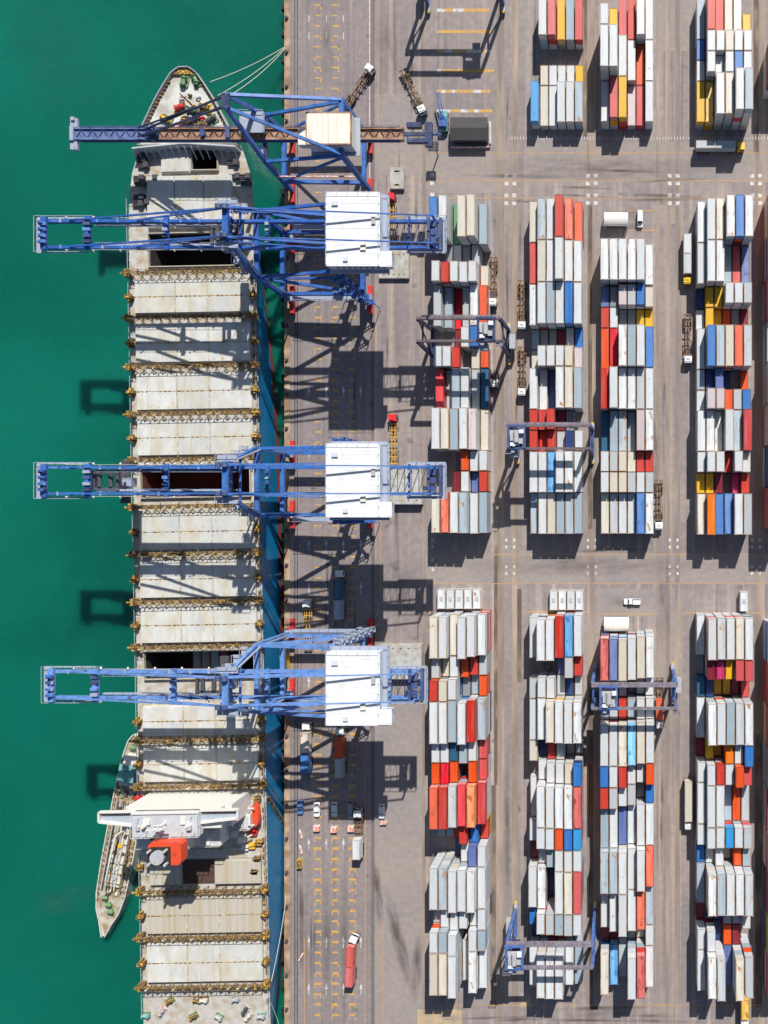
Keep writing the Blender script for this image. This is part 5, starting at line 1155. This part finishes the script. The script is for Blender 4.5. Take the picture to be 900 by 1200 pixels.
for px, py, c, a, lab in ((353, 977, 'barrier', -.3, 'red and white pole lying on the quay, upper of three near the kerb'), (353, 995, 'barrier', -.3, 'red and white pole lying on the quay above the yellow chest'),
                          (353, 1121, 'barrier', .6, 'short red and white pole lying alone near the mooring line')):
    g = MB(); c_, s_ = math.sin(a), math.cos(a); g.beam((-c_ * 1.2, -s_ * 1.4, .25), (c_ * 1.2, s_ * 1.4, .25), .45, .4)
    o = g.build('marker_pole', M[c]); o.location = (wx(px), wy(py), 0); tag(o, lab, 'pole', 'marker poles on the quay')
r = thing('tool_chest', (wx(352), wy(1011), 0), 'yellow tool chest on the quay below the red and white poles', 'chest')
g = MB(); g.box(-.7, .7, -1.3, 1.3, .1, 1.1); g.build('box', M['yellow'], r); g = MB(); g.box(-.75, .75, -1.35, 1.35, 1.1, 1.25); g.build('lid', M['lashyel'], r)
g = MB(); n_f = 0
fp = MB()
fp.box(-.85, -.01, -.7, .7, -2.6, .12); fp.box(-1.1, -.85, -.9, .9, -2.4, 0)
f0 = None
k = 0
for py in range(8, 1200, 31):
    if f0 is None: f0 = fp.build('quay_fender', M['black']); o = f0
    else: o = f0.copy(); col.objects.link(o)
    o.location = (QX, wy(py), 0); tag(o, 'black rubber fender on the quay edge', 'fender', 'fenders along the quay edge')
b0_ = None
for py in range(22, 1200, 40):
    if b0_ is None:
        g = MB(); g.tube((0, 0, .0), (0, 0, .5), .28, 10); g.tube((0, 0, .5), (0, 0, .75), .45, 10, .4); g.box(-.5, .5, -.5, .5, -.02, .06); b0_ = g.build('mooring_bollard', M['darksteel']); o = b0_
    else: o = b0_.copy(); col.objects.link(o)
    o.location = (QX + .8, wy(py), .24); tag(o, 'dark mooring bollard on the quay kerb', 'bollard', 'bollards along the quay')
def rope(a, b, sag, label):
    g = MB(); n = 10; P_ = [a.lerp(b, k / n) - Vector((0, 0, sag * 4 * (k / n) * (1 - k / n))) for k in range(n + 1)]
    vs = []
    for p_ in P_:
        d = (b - a).normalized(); s_ = d.cross(Vector((0, 0, 1))).normalized(); u_ = s_.cross(d)
        for q in range(6): t_ = 2 * pi * q / 6; vs.append(p_ + (s_ * math.cos(t_) + u_ * math.sin(t_)) * .085)
    fs = [(6 * i + q, 6 * i + (q + 1) % 6, 6 * i + 6 + (q + 1) % 6, 6 * i + 6 + q) for i in range(n) for q in range(6)]
    g.add(vs, fs); o = g.build('mooring_rope', M['rope']); tag(o, label, 'rope', 'mooring ropes')
rope(W(246, 96, 13.4), W(333.5, 55, .6), 1., 'pale mooring rope from the bow, uppermost of three fanning to the quay')
rope(W(255, 112, 13.4), W(333.5, 56, .6), 1.2, 'pale mooring rope from the bow, middle of three fanning to the quay')
rope(W(259, 118, 13.4), W(334, 57, .6), 1.6, 'pale mooring rope from the bow, lowest of three fanning to the quay')
rope(W(318, 1150, 11), W(335.5, 1050, .6), 1., 'pale mooring rope slanting from the stern quarter to the quay')
rope(W(317, 1175, 11), W(334.5, 1235, .6), 1., 'pale mooring rope running aft from the stern quarter')

# ------------------------------------------------------------------ camera, light, world
cam = bpy.data.cameras.new('camera'); co = bpy.data.objects.new('camera', cam); col.objects.link(co)
co.location = (0, 0, H); co.rotation_euler = (0, 0, 0)
cam.sensor_fit = 'VERTICAL'; cam.sensor_height = 24; cam.sensor_width = 18; cam.lens = 24 * F / 1200
cam.shift_x = (450 - NX) / 1200; cam.shift_y = -(600 - NY) / 1200
cam.clip_end = 3000; sc.camera = co
sd = Vector((.35, 1.04, 1.0)).normalized()
sl = bpy.data.lights.new('sun', 'SUN'); so = bpy.data.objects.new('sun', sl); col.objects.link(so)
so.rotation_euler = (-sd).to_track_quat('-Z', 'Y').to_euler(); so.location = (0, 0, 200)
sl.energy = 4.6; sl.angle = math.radians(.5); sl.color = (1., .955, .89)
w = bpy.data.worlds.new('World'); sc.world = w; w.use_nodes = True
nt = w.node_tree; bg = nt.nodes['Background']; sk = nt.nodes.new('ShaderNodeTexSky'); sk.sky_type = 'NISHITA'; sk.sun_disc = False
sk.sun_elevation = math.asin(sd.z); sk.sun_rotation = math.atan2(sd.x, sd.y)
nt.links.new(sk.outputs[0], bg.inputs[0]); bg.inputs[1].default_value = .06
sc.view_settings.view_transform = 'Standard'; sc.view_settings.look = 'None'; sc.view_settings.exposure = 0.27; sc.view_settings.gamma = 1
sc.cycles.max_bounces = 5; sc.cycles.diffuse_bounces = 3; sc.cycles.glossy_bounces = 2
sc.cycles.use_denoising = True
print('items', len(items), 'single', len(single), 'long', sum(i['ln'] == 40 for i in items), 'objects', len(bpy.data.objects))
